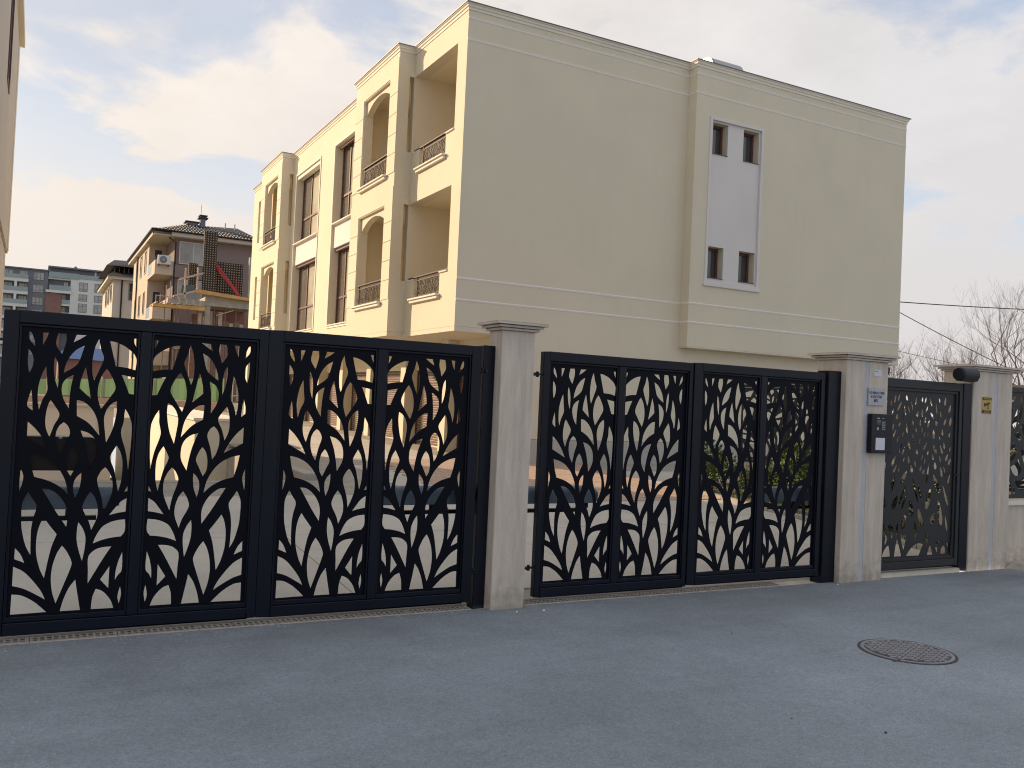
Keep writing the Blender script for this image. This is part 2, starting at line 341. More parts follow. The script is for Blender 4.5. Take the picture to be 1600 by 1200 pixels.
def single(name, mb, m, label, cat, loc=(0, 0, 0), group=None, bevel=0, smooth=False, kind=None):
    me = mb.mesh(name, m, loc, smooth)
    import bmesh
    bm = bmesh.new(); bm.from_mesh(me); bmesh.ops.recalc_face_normals(bm, faces=bm.faces); bm.to_mesh(me); bm.free()
    o = link_mesh(name, me); o.location = loc; LOC[o.name] = Vector(loc); tag(o, label, cat, group, kind)
    if bevel:
        bv = o.modifiers.new('bevel', 'BEVEL'); bv.width = bevel; bv.segments = 2; bv.limit_method = 'ANGLE'
    return o
def copy_tree(o, parent=None):
    c = o.copy(); C.objects.link(c)
    if parent: c.parent = parent
    for ch in list(o.children): copy_tree(ch, c)
    return c
def structure(name, mb, m, **k):
    o = mb.build(name, m, None, **k); o['kind'] = 'structure'; return o
def text(s, size, x, y, z, m, parent, name='lettering', align='CENTER', sx=1.0):
    cu = bpy.data.curves.new('txt', 'FONT'); cu.body = s; cu.size = size; cu.align_x = align; cu.align_y = 'CENTER'; cu.extrude = 0.0006; cu.resolution_u = 2; cu.offset = size*0.022
    t = bpy.data.objects.new('txt', cu); C.objects.link(t); bpy.context.view_layer.update()
    me = bpy.data.meshes.new_from_object(t.evaluated_get(bpy.context.evaluated_depsgraph_get())); bpy.data.objects.remove(t); bpy.data.curves.remove(cu)
    off = LOC[parent.name]
    me.transform(Matrix.Translation(Vector((x, y, z))-off) @ Matrix.Rotation(R(90), 4, 'X') @ Matrix.Diagonal((sx, 1, 1, 1)))
    me.name = name; me.materials.clear(); me.materials.append(m)
    return link_mesh(name, me, parent)
def smooth_loop(pts, sub=4, sharp=math.radians(52)):
    n = len(pts); P = [Vector(p) for p in pts]; corner = []
    for i in range(n):
        a = P[i]-P[i-1]; b = P[(i+1) % n]-P[i]
        corner.append(a.length < 1e-6 or b.length < 1e-6 or a.angle(b) > sharp)
    out_ = []
    for i in range(n):
        p1, p2 = P[i], P[(i+1) % n]; L = (p2-p1).length
        p0 = P[i-1] if not corner[i] else p1-(p2-p1)*0.5
        p3 = P[(i+2) % n] if not corner[(i+1) % n] else p2+(p2-p1)*0.5
        t1 = (p2-p0); t2 = (p3-p1)
        t1 = t1.normalized()*L*0.9 if t1.length > 0 else t1; t2 = t2.normalized()*L*0.9 if t2.length > 0 else t2
        if corner[i]: t1 = (p2-p1)
        if corner[(i+1) % n]: t2 = (p2-p1)
        if corner[i] and not corner[(i+1) % n]: t1 = 2*(p2-p1)-t2 if False else (p2-p1)*1.3-t2*0.3
        if corner[(i+1) % n] and not corner[i]: t2 = (p2-p1)*1.3-t1*0.3
        for k in range(sub):
            t = k/sub; h = (2*t**3-3*t*t+1, t**3-2*t*t+t, -2*t**3+3*t*t, t**3-t*t)
            q = p1*h[0]+t1*h[1]+p2*h[2]+t2*h[3]; out_.append((q.x, q.y))
    return out_
def perforated(outer, holes, y0, y1):
    """sheet in the XZ plane between y0 and y1 with polygon holes -> MB"""
    V = []; Ed = []; loops = []
    for L in [outer]+holes:
        n = len(V); V += [Vector(p) for p in L]; Ed += [(n+i, n+(i+1) % len(L)) for i in range(len(L))]; loops.append(L)
    vo, eo, fo, _, _, _ = geometry.delaunay_2d_cdt(V, Ed, [], 0, 1e-6)
    def inside(p, L):
        c = False; n = len(L)
        for i in range(n):
            (x1, y1_), (x2, y2_) = L[i], L[(i+1) % n]
            if (y1_ > p[1]) != (y2_ > p[1]) and p[0] < (x2-x1)*(p[1]-y1_)/(y2_-y1_)+x1: c = not c
        return c
    bb = [(min(p[0] for p in L), max(p[0] for p in L), min(p[1] for p in L), max(p[1] for p in L)) for L in holes]
    mb = MB(); n = len(vo)
    mb.v = [(v.x, y0, v.y) for v in vo]+[(v.x, y1, v.y) for v in vo]
    cnt = {}
    for f in fo:
        c = (sum(vo[i].x for i in f)/len(f), sum(vo[i].y for i in f)/len(f))
        if not inside(c, outer): continue
        if any(b[0] < c[0] < b[1] and b[2] < c[1] < b[3] and inside(c, L) for b, L in zip(bb, holes)): continue
        mb.f.append(tuple(f)); mb.f.append(tuple(i+n for i in f)[::-1])
        for i in range(len(f)):
            e = (f[i], f[(i+1) % len(f)]); cnt[frozenset(e)] = None if frozenset(e) in cnt else e
    for e in cnt.values():
        if e: mb.f.append((e[1], e[0], e[0]+n, e[1]+n))
    return mb
HOLES=[[(0.019,1.91),(0.031,1.901),(0.049,1.851),(0.052,1.821),(0.019,1.866)],[(0.093,1.907),(0.124,1.909),(0.112,1.869),(0.095,1.831)],[(0.178,1.909),(0.221,1.91),(0.224,1.863),(0.203,1.781),(0.169,1.835),(0.169,1.873)],[(0.28,1.908),(0.336,1.909),(0.299,1.881),(0.265,1.86)],[(0.017,1.802),(0.039,1.773),(0.048,1.737),(0.043,1.689),(0.028,1.655),(0.018,1.721)],[(0.165,1.76),(0.181,1.73),(0.191,1.67),(0.19,1.569),(0.172,1.621),(0.162,1.695)],[(0.328,1.842),(0.317,1.796),(0.293,1.723),(0.219,1.664),(0.227,1.712),(0.249,1.768),(0.285,1.815)],[(0.41,1.892),(0.424,1.827),(0.443,1.769),(0.425,1.709),(0.394,1.626),(0.382,1.665),(0.378,1.748),(0.39,1.839)],[(0.474,1.882),(0.514,1.876),(0.574,1.847),(0.632,1.79),(0.632,1.704),(0.58,1.717),(0.516,1.722),(0.496,1.796)],[(0.609,1.907),(0.631,1.909),(0.632,1.852),(0.62,1.874)],[(0.12,1.7),(0.13,1.599),(0.134,1.551),(0.108,1.489),(0.093,1.429),(0.083,1.488),(0.083,1.569),(0.098,1.645)],[(0.276,1.655),(0.265,1.591),(0.259,1.509),(0.258,1.443),(0.228,1.494),(0.213,1.548),(0.216,1.596),(0.238,1.631)],[(0.342,1.708),(0.357,1.636),(0.38,1.51),(0.348,1.539),(0.313,1.572),(0.319,1.628)],[(0.463,1.703),(0.484,1.677),(0.521,1.585),(0.492,1.524),(0.442,1.446),(0.421,1.515),(0.419,1.584),(0.435,1.654)],[(0.553,1.67),(0.629,1.656),(0.631,1.547),(0.602,1.55),(0.578,1.612)],[(0.046,1.551),(0.053,1.494),(0.058,1.423),(0.029,1.449),(0.029,1.48)],[(0.154,1.491),(0.178,1.458),(0.208,1.401),(0.181,1.335),(0.159,1.26),(0.137,1.314),(0.131,1.368),(0.135,1.422),(0.143,1.463)],[(0.301,1.496),(0.34,1.488),(0.389,1.444),(0.424,1.376),(0.441,1.276),(0.375,1.354),(0.306,1.397)],[(0.532,1.499),(0.535,1.435),(0.517,1.323),(0.482,1.232),(0.471,1.308),(0.463,1.391),(0.478,1.447),(0.505,1.483)],[(0.585,1.451),(0.607,1.414),(0.628,1.354),(0.63,1.239),(0.621,1.057),(0.601,1.176),(0.567,1.294),(0.58,1.371),(0.581,1.413)],[(0.036,1.353),(0.08,1.31),(0.123,1.251),(0.161,1.175),(0.098,1.21),(0.036,1.244)],[(0.234,1.355),(0.257,1.335),(0.273,1.291),(0.252,1.219),(0.234,1.131),(0.21,1.171),(0.194,1.232),(0.195,1.293),(0.212,1.334)],[(0.332,1.306),(0.379,1.29),(0.416,1.256),(0.434,1.208),(0.433,1.132),(0.394,1.056),(0.383,1.131),(0.365,1.214)],[(0.053,1.162),(0.108,1.149),(0.171,1.116),(0.222,1.062),(0.261,0.987),(0.279,0.905),(0.235,0.949),(0.171,0.987),(0.088,1.013),(0.068,1.081)],[(0.012,1.067),(0.029,1.011),(0.011,0.92),(0.01,0.994)],[(0.3,1.213),(0.319,1.186),(0.338,1.128),(0.319,1.083),(0.289,1.018),(0.268,1.055),(0.263,1.117),(0.275,1.178)],[(0.546,1.215),(0.572,1.168),(0.586,1.105),(0.584,0.994),(0.568,0.92),(0.553,0.994),(0.537,1.063),(0.51,1.136),(0.524,1.175)],[(0.486,1.075),(0.511,1.042),(0.532,0.987),(0.531,0.903),(0.488,0.792),(0.475,0.876),(0.442,0.994),(0.462,1.049)],[(0.349,1.038),(0.35,0.994),(0.341,0.932),(0.321,0.879),(0.309,0.925),(0.31,0.98),(0.326,1.014)],[(0.623,0.955),(0.624,0.923),(0.606,0.918)],[(0.134,0.94),(0.181,0.933),(0.231,0.895),(0.268,0.84),(0.285,0.782),(0.281,0.7),(0.222,0.79),(0.17,0.879)],[(0.408,0.919),(0.435,0.883),(0.454,0.821),(0.454,0.758),(0.424,0.676),(0.407,0.732),(0.367,0.818),(0.379,0.87)],[(0.622,0.876),(0.62,0.79),(0.57,0.781),(0.523,0.768),(0.554,0.812),(0.588,0.854)],[(0.619,0.74),(0.621,0.665),(0.599,0.63),(0.549,0.625),(0.492,0.612),(0.437,0.59),(0.455,0.641),(0.488,0.696),(0.529,0.722),(0.572,0.735)],[(0.06,0.92),(0.08,0.886),(0.11,0.833),(0.095,0.758),(0.087,0.684),(0.091,0.531),(0.061,0.591),(0.036,0.692),(0.03,0.773),(0.031,0.846),(0.043,0.886)],[(0.154,0.76),(0.184,0.716),(0.23,0.655),(0.202,0.566),(0.173,0.385),(0.147,0.44),(0.125,0.522),(0.119,0.589),(0.122,0.663),(0.136,0.724)],[(0.348,0.727),(0.373,0.691),(0.393,0.636),(0.393,0.567),(0.381,0.482),(0.359,0.548),(0.344,0.617),(0.343,0.685)],[(0.006,0.576),(0.037,0.538),(0.06,0.484),(0.005,0.509)],[(0.263,0.583),(0.293,0.543),(0.323,0.474),(0.316,0.433),(0.289,0.352),(0.245,0.224),(0.222,0.295),(0.211,0.383),(0.217,0.464),(0.238,0.538)],[(0.547,0.568),(0.507,0.501),(0.421,0.338),(0.418,0.422),(0.417,0.511),(0.454,0.551),(0.497,0.565)],[(0.613,0.529),(0.615,0.41),(0.593,0.38),(0.578,0.351),(0.58,0.408),(0.592,0.47)],[(0.542,0.442),(0.542,0.302),(0.516,0.331),(0.491,0.36),(0.519,0.404)],[(0.002,0.463),(0.059,0.43),(0.116,0.367),(0.16,0.305),(0.185,0.251),(0.12,0.293),(0.058,0.327),(0.002,0.345)],[(0.349,0.367),(0.363,0.287),(0.385,0.173),(0.271,0.173),(0.287,0.244),(0.315,0.317)],[(0.001,0.293),(0.053,0.285),(0.123,0.243),(0.196,0.173),(0.0,0.17)],[(0.469,0.302),(0.511,0.283),(0.557,0.228),(0.578,0.173),(0.447,0.174),(0.452,0.248)],[(0.611,0.31),(0.619,0.26),(0.609,0.199),(0.599,0.247)]]
HOLES3=[[(7.94,0.194),(7.979,0.251),(8.027,0.287),(8.045,0.248),(8.059,0.165),(7.937,0.163)],[(7.969,0.43),(8.013,0.348),(7.971,0.278)],[(8.159,0.353),(8.197,0.27),(8.237,0.16),(8.12,0.16),(8.137,0.272)],[(8.211,0.396),(8.299,0.389),(8.296,0.312),(8.268,0.217),(8.229,0.314)],[(8.594,0.299),(8.562,0.239),(8.518,0.157),(8.311,0.161),(8.369,0.227),(8.449,0.279)],[(8.696,0.271),(8.725,0.214),(8.742,0.159),(8.653,0.159),(8.668,0.216)],[(8.442,0.408),(8.477,0.398),(8.466,0.343),(8.455,0.298),(8.437,0.362)],[(8.624,0.394),(8.666,0.388),(8.663,0.318),(8.639,0.24),(8.621,0.32)],[(8.784,0.305),(8.849,0.298),(8.824,0.229),(8.823,0.164),(8.788,0.221)],[(8.916,0.254),(8.953,0.224),(8.954,0.163),(8.878,0.162),(8.882,0.218)],[(8.965,0.28),(9.038,0.273),(9.048,0.164),(8.996,0.162),(8.99,0.223)],[(8.005,0.492),(8.086,0.481),(8.096,0.409),(8.082,0.346),(8.043,0.41)]]

HOLES3 = [[(x*6.30/6.42, 1.6+(z-1.6)*6.30/6.42) for x, z in h] for h in HOLES3]

# ============================================================ THE GROUND
def gz(y):       # height of the courtyard floor
    if y < 6.35: return 0.006
    if y < 15: return 0.006+0.464*(y-6.35)/8.65
    if y < 37: return 0.47+0.36*(y-15)/22
    return 0.83
g = MB(); g.poly([(-90, -60, 0), (110, -60, 0), (110, 6.2, 0), (-90, 6.2, 0)])
structure('street', g, M['asphalt'])
# courtyard floor (bedding) with the opening of the garage ramp
ys = [6.33, 6.8, 9, 12.8, 15, 18.6, 28, 37]
xs = [-12, -0.6, 2.85, 3.5, 9.55, 30]
g = MB()
for i in range(len(xs)-1):
    for j in range(len(ys)-1):
        x0, x1, y0, y1 = xs[i], xs[i+1], ys[j], ys[j+1]
        hole = (-0.6 <= x0 and x1 <= 2.85 and 12.8 <= y0 < 28) or (x0 == 2.85 and y0 >= 12.8 and y1 <= 18.6)
        if hole: continue
        g.poly([(x0, y0, gz(y0)), (x1, y0, gz(y0)), (x1, y1, gz(y1)), (x0, y1, gz(y1))])
structure('courtyard_floor', g, M['joint'])
g = MB()
g.poly([(-900, 37, 0.83), (900, 37, 0.83), (900, 1500, 0.83), (-900, 1500, 0.83)])
g.poly([(30, 6.33, 0), (110, 6.33, 0), (110, 37, 0.83), (30, 37, 0.83)])
g.poly([(-90, 6.33, 0), (-12, 6.33, 0), (-12, 37, 0.83), (-90, 37, 0.83)])
structure('open_ground', g, M['earth'])
# concrete strip the gates close over
g = MB(); g.box(-0.9, 3.17, 6.335, 6.62, -0.1, 0.016); g.box(3.47, 6.96, 6.335, 6.62, -0.1, 0.016); g.box(7.58, 8.95, 6.24, 6.7, -0.1, 0.035)
structure('gate_threshold', g, M['concrete'], bevel=0.004)
# cast slabs: 2.4 m squares laid on the slope, one mesh shared
SL = 2.4
pave = bpy.data.objects.new('courtyard_paving', None); C.objects.link(pave); pave['kind'] = 'structure'; LOC['courtyard_paving'] = Vector((0, 0, 0))
slab = MB().box(0.004, SL-0.004, 0.004, SL-0.004, -0.03, 0.012).mesh('paving_slab', M['paving'])
def lay(y, x0, x1):
    x = x0; tilt = math.atan((gz(y+SL)-gz(y))/SL)
    while x < x1-0.01:
        cxm, cym = x+SL/2, y+SL/2
        hole = -0.6-SL/2 < cxm < 3.5+SL/2 and 12.7-SL/2 < cym < 28+SL/2
        ramp2 = False
        if not hole and not ramp2 and not (cxm+SL/2 > 7.7 and cym+SL/2 > 15) and not (cxm+SL/2 > 9.55 and cym < 12.4):
            o = link_mesh('paving_slab', slab, pave); o.location = (x, y, gz(y)+random.uniform(-0.001, 0.001)); o.rotation_euler = (tilt, 0, 0)
        x += SL
y = 6.64; 
while y < 24: lay(y, -2.5, 12.5); y += SL

tp_ = MB(); y = 10.7; k = 0
while y < 14.9:
    x = 5.2+(0.2 if k % 2 else 0)
    while x < 9.45:
        a, b = x+0.004, min(x+0.396, 9.49); c, d = y+0.004, y+0.196; h = random.uniform(0, 0.002)
        tp_.hexa([(a, c, gz(c)), (b, c, gz(c)), (b, d, gz(d)), (a, d, gz(d)), (a, c, gz(c)+0.022+h), (b, c, gz(c)+0.022+h), (b, d, gz(d)+0.022+h), (a, d, gz(d)+0.022+h)]); x += 0.4
    y += 0.2; k += 1
structure('block_paving', tp_, M['tan_brick'])
# underground garage ramp (walls and floor)
g = MB()
g.wall('x', 3.5, 3.7, 12.8, 18.6, -2, gz(15)-0.02)
g.wall('y', 12.6, 12.8, -0.8, 3.7, -2, gz(12.7))
g.box(-0.9, 3.7, 12.8, 37, -2.1, -1.9)
structure('garage_ramp', g, M['concrete'])
w = thing('ramp_wall', 'pale rendered wall of the garage ramp, its long side in full sun', 'wall', (3.0, 18.6, 0.5))
MB().box(2.85, 3.9, 18.6, 37, -1.95, 0.98).build('wall', M['plaster'], w)
MB().box(2.81, 3.94, 18.56, 37.02, 0.98, 1.03).build('coping', M['trim'], w)
w = thing('ramp_wall', 'grey rendered wall with dark coping across the far end of the ramp', 'wall', (0.6, 24, 0.5))
box('wall', -0.66, 1.75, 24, 24.25, -1.95, 1.05, M['house_white'], w)
box('coping', -0.7, 1.79, 23.95, 24.3, 1.05, 1.11, M['plinth'], w)
box('expansion_joint', 1.395, 1.415, 23.985, 24.0, -1.9, 1.05, M['plinth'], w)

# ============================================================ THE MAIN BUILDING
B = thing('cream_building', 'three-storey cream rendered residential building with arched balconies behind the gates', 'building', (6.76, 15, 0.45))
ZT, ZB = 8.96, 2.985
XM, XB = 6.76, 6.40
# street-facing wall, its wide bay on the right, ground floor below
mb = MB()
mb.wall('y', 15.0, 15.3, XM, 11.98, ZB, ZT)
mb.build('street_wall', M['plaster'], B)
mb = MB()
WIN = [(12.47, 12.90, 7.12, 7.80), (13.34, 13.79, 7.10, 7.80), (12.47, 12.90, 4.46, 5.14), (13.34, 13.79, 4.46, 5.14)]
PX0, PX1, PZ0, PZ1 = 12.40, 13.86, 4.37, 7.87
mb.wall('y', 14.73, 14.79, 11.98, 18.52, 2.965, ZT, [(PX0, PX1, PZ0, PZ1)])
mb.wall('y', 14.79, 15.0, 11.98, 18.52, 2.965, ZT, WIN)
mb.wall('x', 18.22, 18.52, 15.0, 33, ZB, ZT)
mb.build('projecting_wall', M['plaster'], B)
box('ground_floor_wall', 7.7, 18.5, 15.0, 15.25, gz(15)+0.46, ZB, M['plaster'], B)
box('plinth', 7.69, 18.5, 14.985, 15.2, gz(15)-0.1, gz(15)+0.455, M['plinth'], B)
# recessed white panel with four small windows
p = MB().wall('y', 14.765, 14.789, PX0+0.002, PX1-0.002, PZ0+0.002, PZ1-0.002, WIN).build('white_panel', M['white_panel'], B)
mb = MB().wall('y', 14.712, 14.764, PX0-0.035, PX1+0.035, PZ0-0.035, PZ1+0.035, [(PX0+0.035, PX1-0.035, PZ0+0.03, PZ1-0.035)])
mb.build('panel_surround', M['white_panel'], B, bevel=0.004)
box('panel_sill', PX0-0.06, PX1+0.06, 14.69, 14.76, PZ0-0.09, PZ0-0.038, M['white_panel'], B, bevel=0.004)
def window_y(x0, x1, z0, z1, y, parent, fr=0.045, glass=None, mull=(), trans=(), frame=None, depth=0.05, name='window'):
    cuts = [x0, *mull, x1]; tz = [z0, *trans, z1]; holes = []
    for i in range(len(cuts)-1):
        for j in range(len(tz)-1): holes.append((cuts[i]+(fr if i == 0 else fr/2), cuts[i+1]-(fr if i == len(cuts)-2 else fr/2), tz[j]+(fr if j == 0 else fr/2), tz[j+1]-(fr if j == len(tz)-2 else fr/2)))
    w_ = MB().wall('y', y, y+depth, x0, x1, z0, z1, holes).build(name, frame or M['brown'], parent)
    for h in holes: box('pane', h[0], h[1], y+depth*0.55, y+depth*0.75, h[2], h[3], glass or M['glass'], w_)
    return w_
def window_x(y0, y1, z0, z1, x, parent, fr=0.055, glass=None, mull=(), trans=(), frame=None, depth=0.06, name='window', glasses=None):
    cuts = [y0, *mull, y1]; tz = [z0, *trans, z1]; holes = []
    for i in range(len(cuts)-1):
        for j in range(len(tz)-1): holes.append((cuts[i]+(fr if i == 0 else fr/2), cuts[i+1]-(fr if i == len(cuts)-2 else fr/2), tz[j]+(fr if j == 0 else fr/2), tz[j+1]-(fr if j == len(tz)-2 else fr/2)))
    w_ = MB().wall('x', x, x+depth, y0, y1, z0, z1, holes).build(name, frame or M['brown'], parent)
    for k, h in enumerate(holes): box('pane', x+depth*0.5, x+depth*0.7, h[0], h[1], h[2], h[3], (glasses[k % len(glasses)] if glasses else glass) or M['glass'], w_)
    return w_
for h in WIN:
    w_ = window_y(h[0]+0.002, h[1]-0.002, h[2]+0.012, h[3]-0.002, 14.94, B, fr=0.05)
    box('sill', h[0]+0.002, h[1]-0.002, 14.745, 14.94, h[2]+0.001, h[2]+0.012, M['brown'], w_)
# balcony level slabs and the facade towards the driveway
OPU, OPL = 8.40, 5.685
mb = MB()
logh = [(15.43, 17.6, 6.745, OPU), (15.80, 17.16, 6.355, 6.745), (15.43, 17.6, 4.05, OPL), (15.80, 17.16, 3.65, 4.05)]
mb.wall('x', XM, XM+0.24, 15.3, 17.6, ZB, ZT, logh)
mb.build('corner_facade', M['plaster'], B)
W1, W2 = (21.43, 23.17), (24.6, 27.15)
wz = (3.43, 8.22)
mb = MB().wall('x', XM, XM+0.26, 20.4, 27.6, ZB, ZT, [(*W1, *wz), (*W2, *wz)])
mb.wall('x', XM, XM+0.26, 30.5, 33.0, ZB, ZT, [(31.95, 32.5, 6.9, 8.4), (31.95, 32.5, 4.15, 5.69)])
mb.wall('y', 33.0, 33.3, XM, 18.5, gz(33), ZT)
mb.build('driveway_facade', M['plaster'], B)
for y0, y1 in (W1, W2):
    mb = MB().wall('x', XM-0.022, XM-0.001, y0-0.07, y1+0.07, wz[0]-0.07, wz[1]+0.07, [(y0-0.012, y1+0.012, wz[0]-0.012, wz[1]+0.012)])
    mb.build('window_surround', M['trim'], B, bevel=0.004)
    box('spandrel_panel', XM+0.05, XM+0.24, y0+0.002, y1-0.002, 5.50, 6.12, M['white_panel'], B)
    for za, zb in ((6.14, wz[1]-0.002), (wz[0]+0.02, 5.475)):
        n = 2
        w_ = window_x(y0+0.01, y1-0.01, za, zb, XM+0.2, B, mull=(y0+(y1-y0)*0.62,), trans=(za+(zb-za)*0.36,), glasses=[M['curtain_reflection'], M['curtain_reflection'], M['dim_glass'], M['dim_glass']])  # near panes: curtains in one window, painted sky reflection in the other
        box('sill', XM-0.05, XM+0.2, y0+0.002, y1-0.002, za-0.03, za-0.002, M['trim'], w_)
        MB().tube([(XM+0.12, y0+0.05, zb-0.045), (XM+0.12, y1-0.05, zb-0.045)], 0.035, 8).build('blind_box', M['brown'], w_)
box('shutter_box', XM+0.02, XM+0.19, W2[0]+0.02, W2[1]-0.02, 8.12, 8.21, M['trim'], B)

# wrought iron balustrade in the plane X = x
def scroll(cy_, cz, r, a0, turns, sgn, x, n=16):
    pts = []
    for i in range(n+1):
        t = i/n; rr_ = r*(1-0.78*t); a = a0+sgn*turns*2*math.pi*t
        pts.append((x, cy_+rr_*math.cos(a), cz+rr_*math.sin(a)))
    return pts
def balustrade(parent, x, y0, y1, z0, z1, rail_y0=None, rail_y1=None):
    b = MB()
    b.box(x-0.015, x+0.015, y0, y0+0.022, z0, z1); b.box(x-0.015, x+0.015, y1-0.022, y1, z0, z1)
    b.box(x-0.012, x+0.012, y0, y1, z0+0.03, z0+0.05); b.box(x-0.012, x+0.012, y0, y1, z1-0.07, z1-0.05)
    o = b.build('balustrade', M['iron'], parent)
    b = MB(); H = z1-z0; n = max(2, round((y1-y0)/0.46)); wd = (y1-y0-0.06)/n
    for k in range(n):
        c = y0+0.03+wd*(k+0.5); s_ = wd*0.25
        for sg in (-1, 1):
            for (dz, r, a0, tr, d2) in ((0.68, 0.105*H/0.45, -math.pi/2, 1.2, 1), (0.31, 0.085*H/0.45, math.pi/2, 1.2, -1)):
                b.tube(scroll(c+sg*s_*(1.0 if dz != 0.5 else 0.45), z0+H*dz, r, a0, tr, sg*d2, x), 0.0095, 4, cap=False)
        b.tube([(x, c, z0+0.05), (x, c, z1-0.06)], 0.007, 4)
        b.tube([(x, c-wd/2, z0+0.05), (x, c-wd/2, z1-0.06)], 0.007, 4)
    b.build('scrollwork', M['iron'], o)
    ya, yb = (rail_y0 or y0-0.02), (rail_y1 or y1+0.02)
    box('handrail', x-0.03, x+0.03, ya, yb, z1, z1+0.028, M['iron'], o, bevel=0.004)
    return o
def sill(parent, x, y0, y1, z):
    MB().box(x-0.10, x+0.2, y0-0.05, y1+0.05, z-0.035, z-0.002).box(x-0.065, x-0.001, y0-0.03, y1+0.03, z-0.09, z-0.036).build('balcony_sill', M['trim'], parent, bevel=0.006)
for zt, zn in ((6.745, 6.355), (4.05, 3.65)):
    balustrade(B, XM+0.03, 15.83, 17.0, zn+0.005, zt+0.03, 15.44, 17.45)
    sill(B, XM, 15.80, 17.16, zn)
    box('parapet_cap', XM-0.03, XM+0.26, 15.44, 15.795, zt-0.0, zt+0.022, M['trim'], B)
    box('parapet_cap', XM-0.005, XM+0.26, 17.165, 17.595, zt-0.0, zt+0.022, M['trim'], B)
    MB().box(XM+0.02, XM+0.06, 17.05, 17.09, zn+0.1, zn+0.17).box(XM+0.06, XM+0.10, 17.05, 17.155, zn+0.12, zn+0.15).build('rail_bracket', M['iron'], B)
# the bays: a projecting front with an arched opening on each storey
def arch_plate(y0, y1, zs, rise, ztop, x0, x1):
    """plate with a segmental arch cut out of its lower edge"""
    mb = MB(); n = 14; w_ = y1-y0
    rad = (w_*w_/4+rise*rise)/(2*rise); cz = zs+rise-rad; pts = []
    for i in range(n+1):
        yy = y0+w_*i/n; pts.append((yy, cz+math.sqrt(max(0, rad*rad-(yy-(y0+y1)/2)**2))))
    for i in range(n):
        (ya, za), (yb, zb) = pts[i], pts[i+1]
        mb.poly([(x0, ya, za), (x0, yb, zb), (x0, yb, ztop), (x0, ya, ztop)]); mb.poly([(x1, ya, za), (x1, ya, ztop), (x1, yb, ztop), (x1, yb, zb)])
        mb.poly([(x0, ya, za), (x1, ya, za), (x1, yb, zb), (x0, yb, zb)])
    return mb
def bay(y0):
    ya, yb, yc = y0+0.5, y0+2.2, y0+2.8
    mb = MB()
    fr = [(ya-0.0, yb+0.0, 6.36, OPU), (ya, yb, 3.645, OPL)]
    ZQ = [3.66, 4.07, 4.48, 4.89, 5.30, 6.33, 6.74, 7.16, 7.59, 8.02]
    mb.wall('x', XB, XB+0.22, y0, yc, ZB, ZT, fr)
    o = mb.build('bay_front', M['plaster'], B)
    # raised blocks either side of the openings, joints left between them
    for k in range(len(ZQ)):
        z0_ = ZQ[k]+0.007
        if k in (4, 9): continue
        z1_ = ZQ[k+1]-0.007 if k != 4 else 0
        if ZQ[k+1]-ZQ[k] > 0.6: continue
        for (qa, qb) in ((y0+0.002, ya-0.02), (yb+0.02, yc-0.002)):
            box('quoin', XB-0.014, XB-0.0005, qa, qb, z0_, z1_, M['plaster'], o)
    for (zt, op) in ((8.02, OPU), (5.30, OPL)):
        # shallow sunk field over the arch
        MB().wall('x', XB-0.014, XB-0.0005, y0+0.002, yc-0.002, zt+0.007, op+0.35 if op > 6 else op+0.35, [(ya-0.02, yb+0.02, zt, op+0.02)]).build('arch_field', M['plaster'], o)
        arch_plate(ya+0.002, yb-0.002, op-0.32, 0.25, op-0.002, XB+0.06, XB+0.2).build('arch_head', M['plaster'], B)
    mb = MB()
    for (yw, yw2) in ((y0, y0+0.18), (yc-0.18, yc)):
        mb.wall('y', yw+0.0, yw2, XB+0.22, 8.4, ZB, ZT, [(XB+0.24, XM-0.01, 6.785, 8.39), (XB+0.24, XM-0.01, 4.065, 5.685)])
    mb.wall('x', 8.2, 8.4, y0+0.18, yc-0.18, ZB, ZT)
    mb.build('bay_wall', M['plaster'], B)
    box('back_wall_bounce_sheet', 8.19, 8.199, y0+0.19, yc-0.19, 3.5, 8.4, M['inside'], B)  # thin sheet added in the lightened cream, as if bounce reached the back
    mb = MB()
    for z in (OPU+0.02, OPL+0.02, 3.3): mb.box(XB+0.22, 8.2, y0+0.18, yc-0.18, z, z+0.2)
    mb.build('balcony_floor', M['plaster'], B)
    for zn, zt in ((6.36, 6.80), (3.645, 4.10)):
        balustrade(B, XB+0.03, ya+0.02, yb-0.16, zn+0.006, zt, ya+0.003, yb-0.06); sill(B, XB, ya, yb, zn)
        MB().box(XB+0.02, XB+0.06, yb-0.10, yb-0.06, zn+0.12, zn+0.19).box(XB+0.06, XB+0.09, yb-0.09, yb-0.002, zn+0.14, zn+0.17).build('rail_bracket', M['iron'], B)
bay(17.6); bay(27.6)
# loggia interior at the corner
mb = MB()
mb.wall('x', 8.2, 8.4, 15.3, 17.6, ZB, ZT)
for z in (OPU+0.015, OPL+0.015): mb.box(XM+0.24, 8.2, 15.3, 17.6, z, z+0.22)
mb.box(XM+0.24, 8.2, 15.3, 17.6, 3.0, 3.2)
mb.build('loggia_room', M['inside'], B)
box('balcony_door', 8.15, 8.195, 15.9, 16.9, 5.93, 8.1, M['brown'], B); box('balcony_door', 8.15, 8.195, 15.9, 16.9, 3.22, 5.3, M['brown'], B)
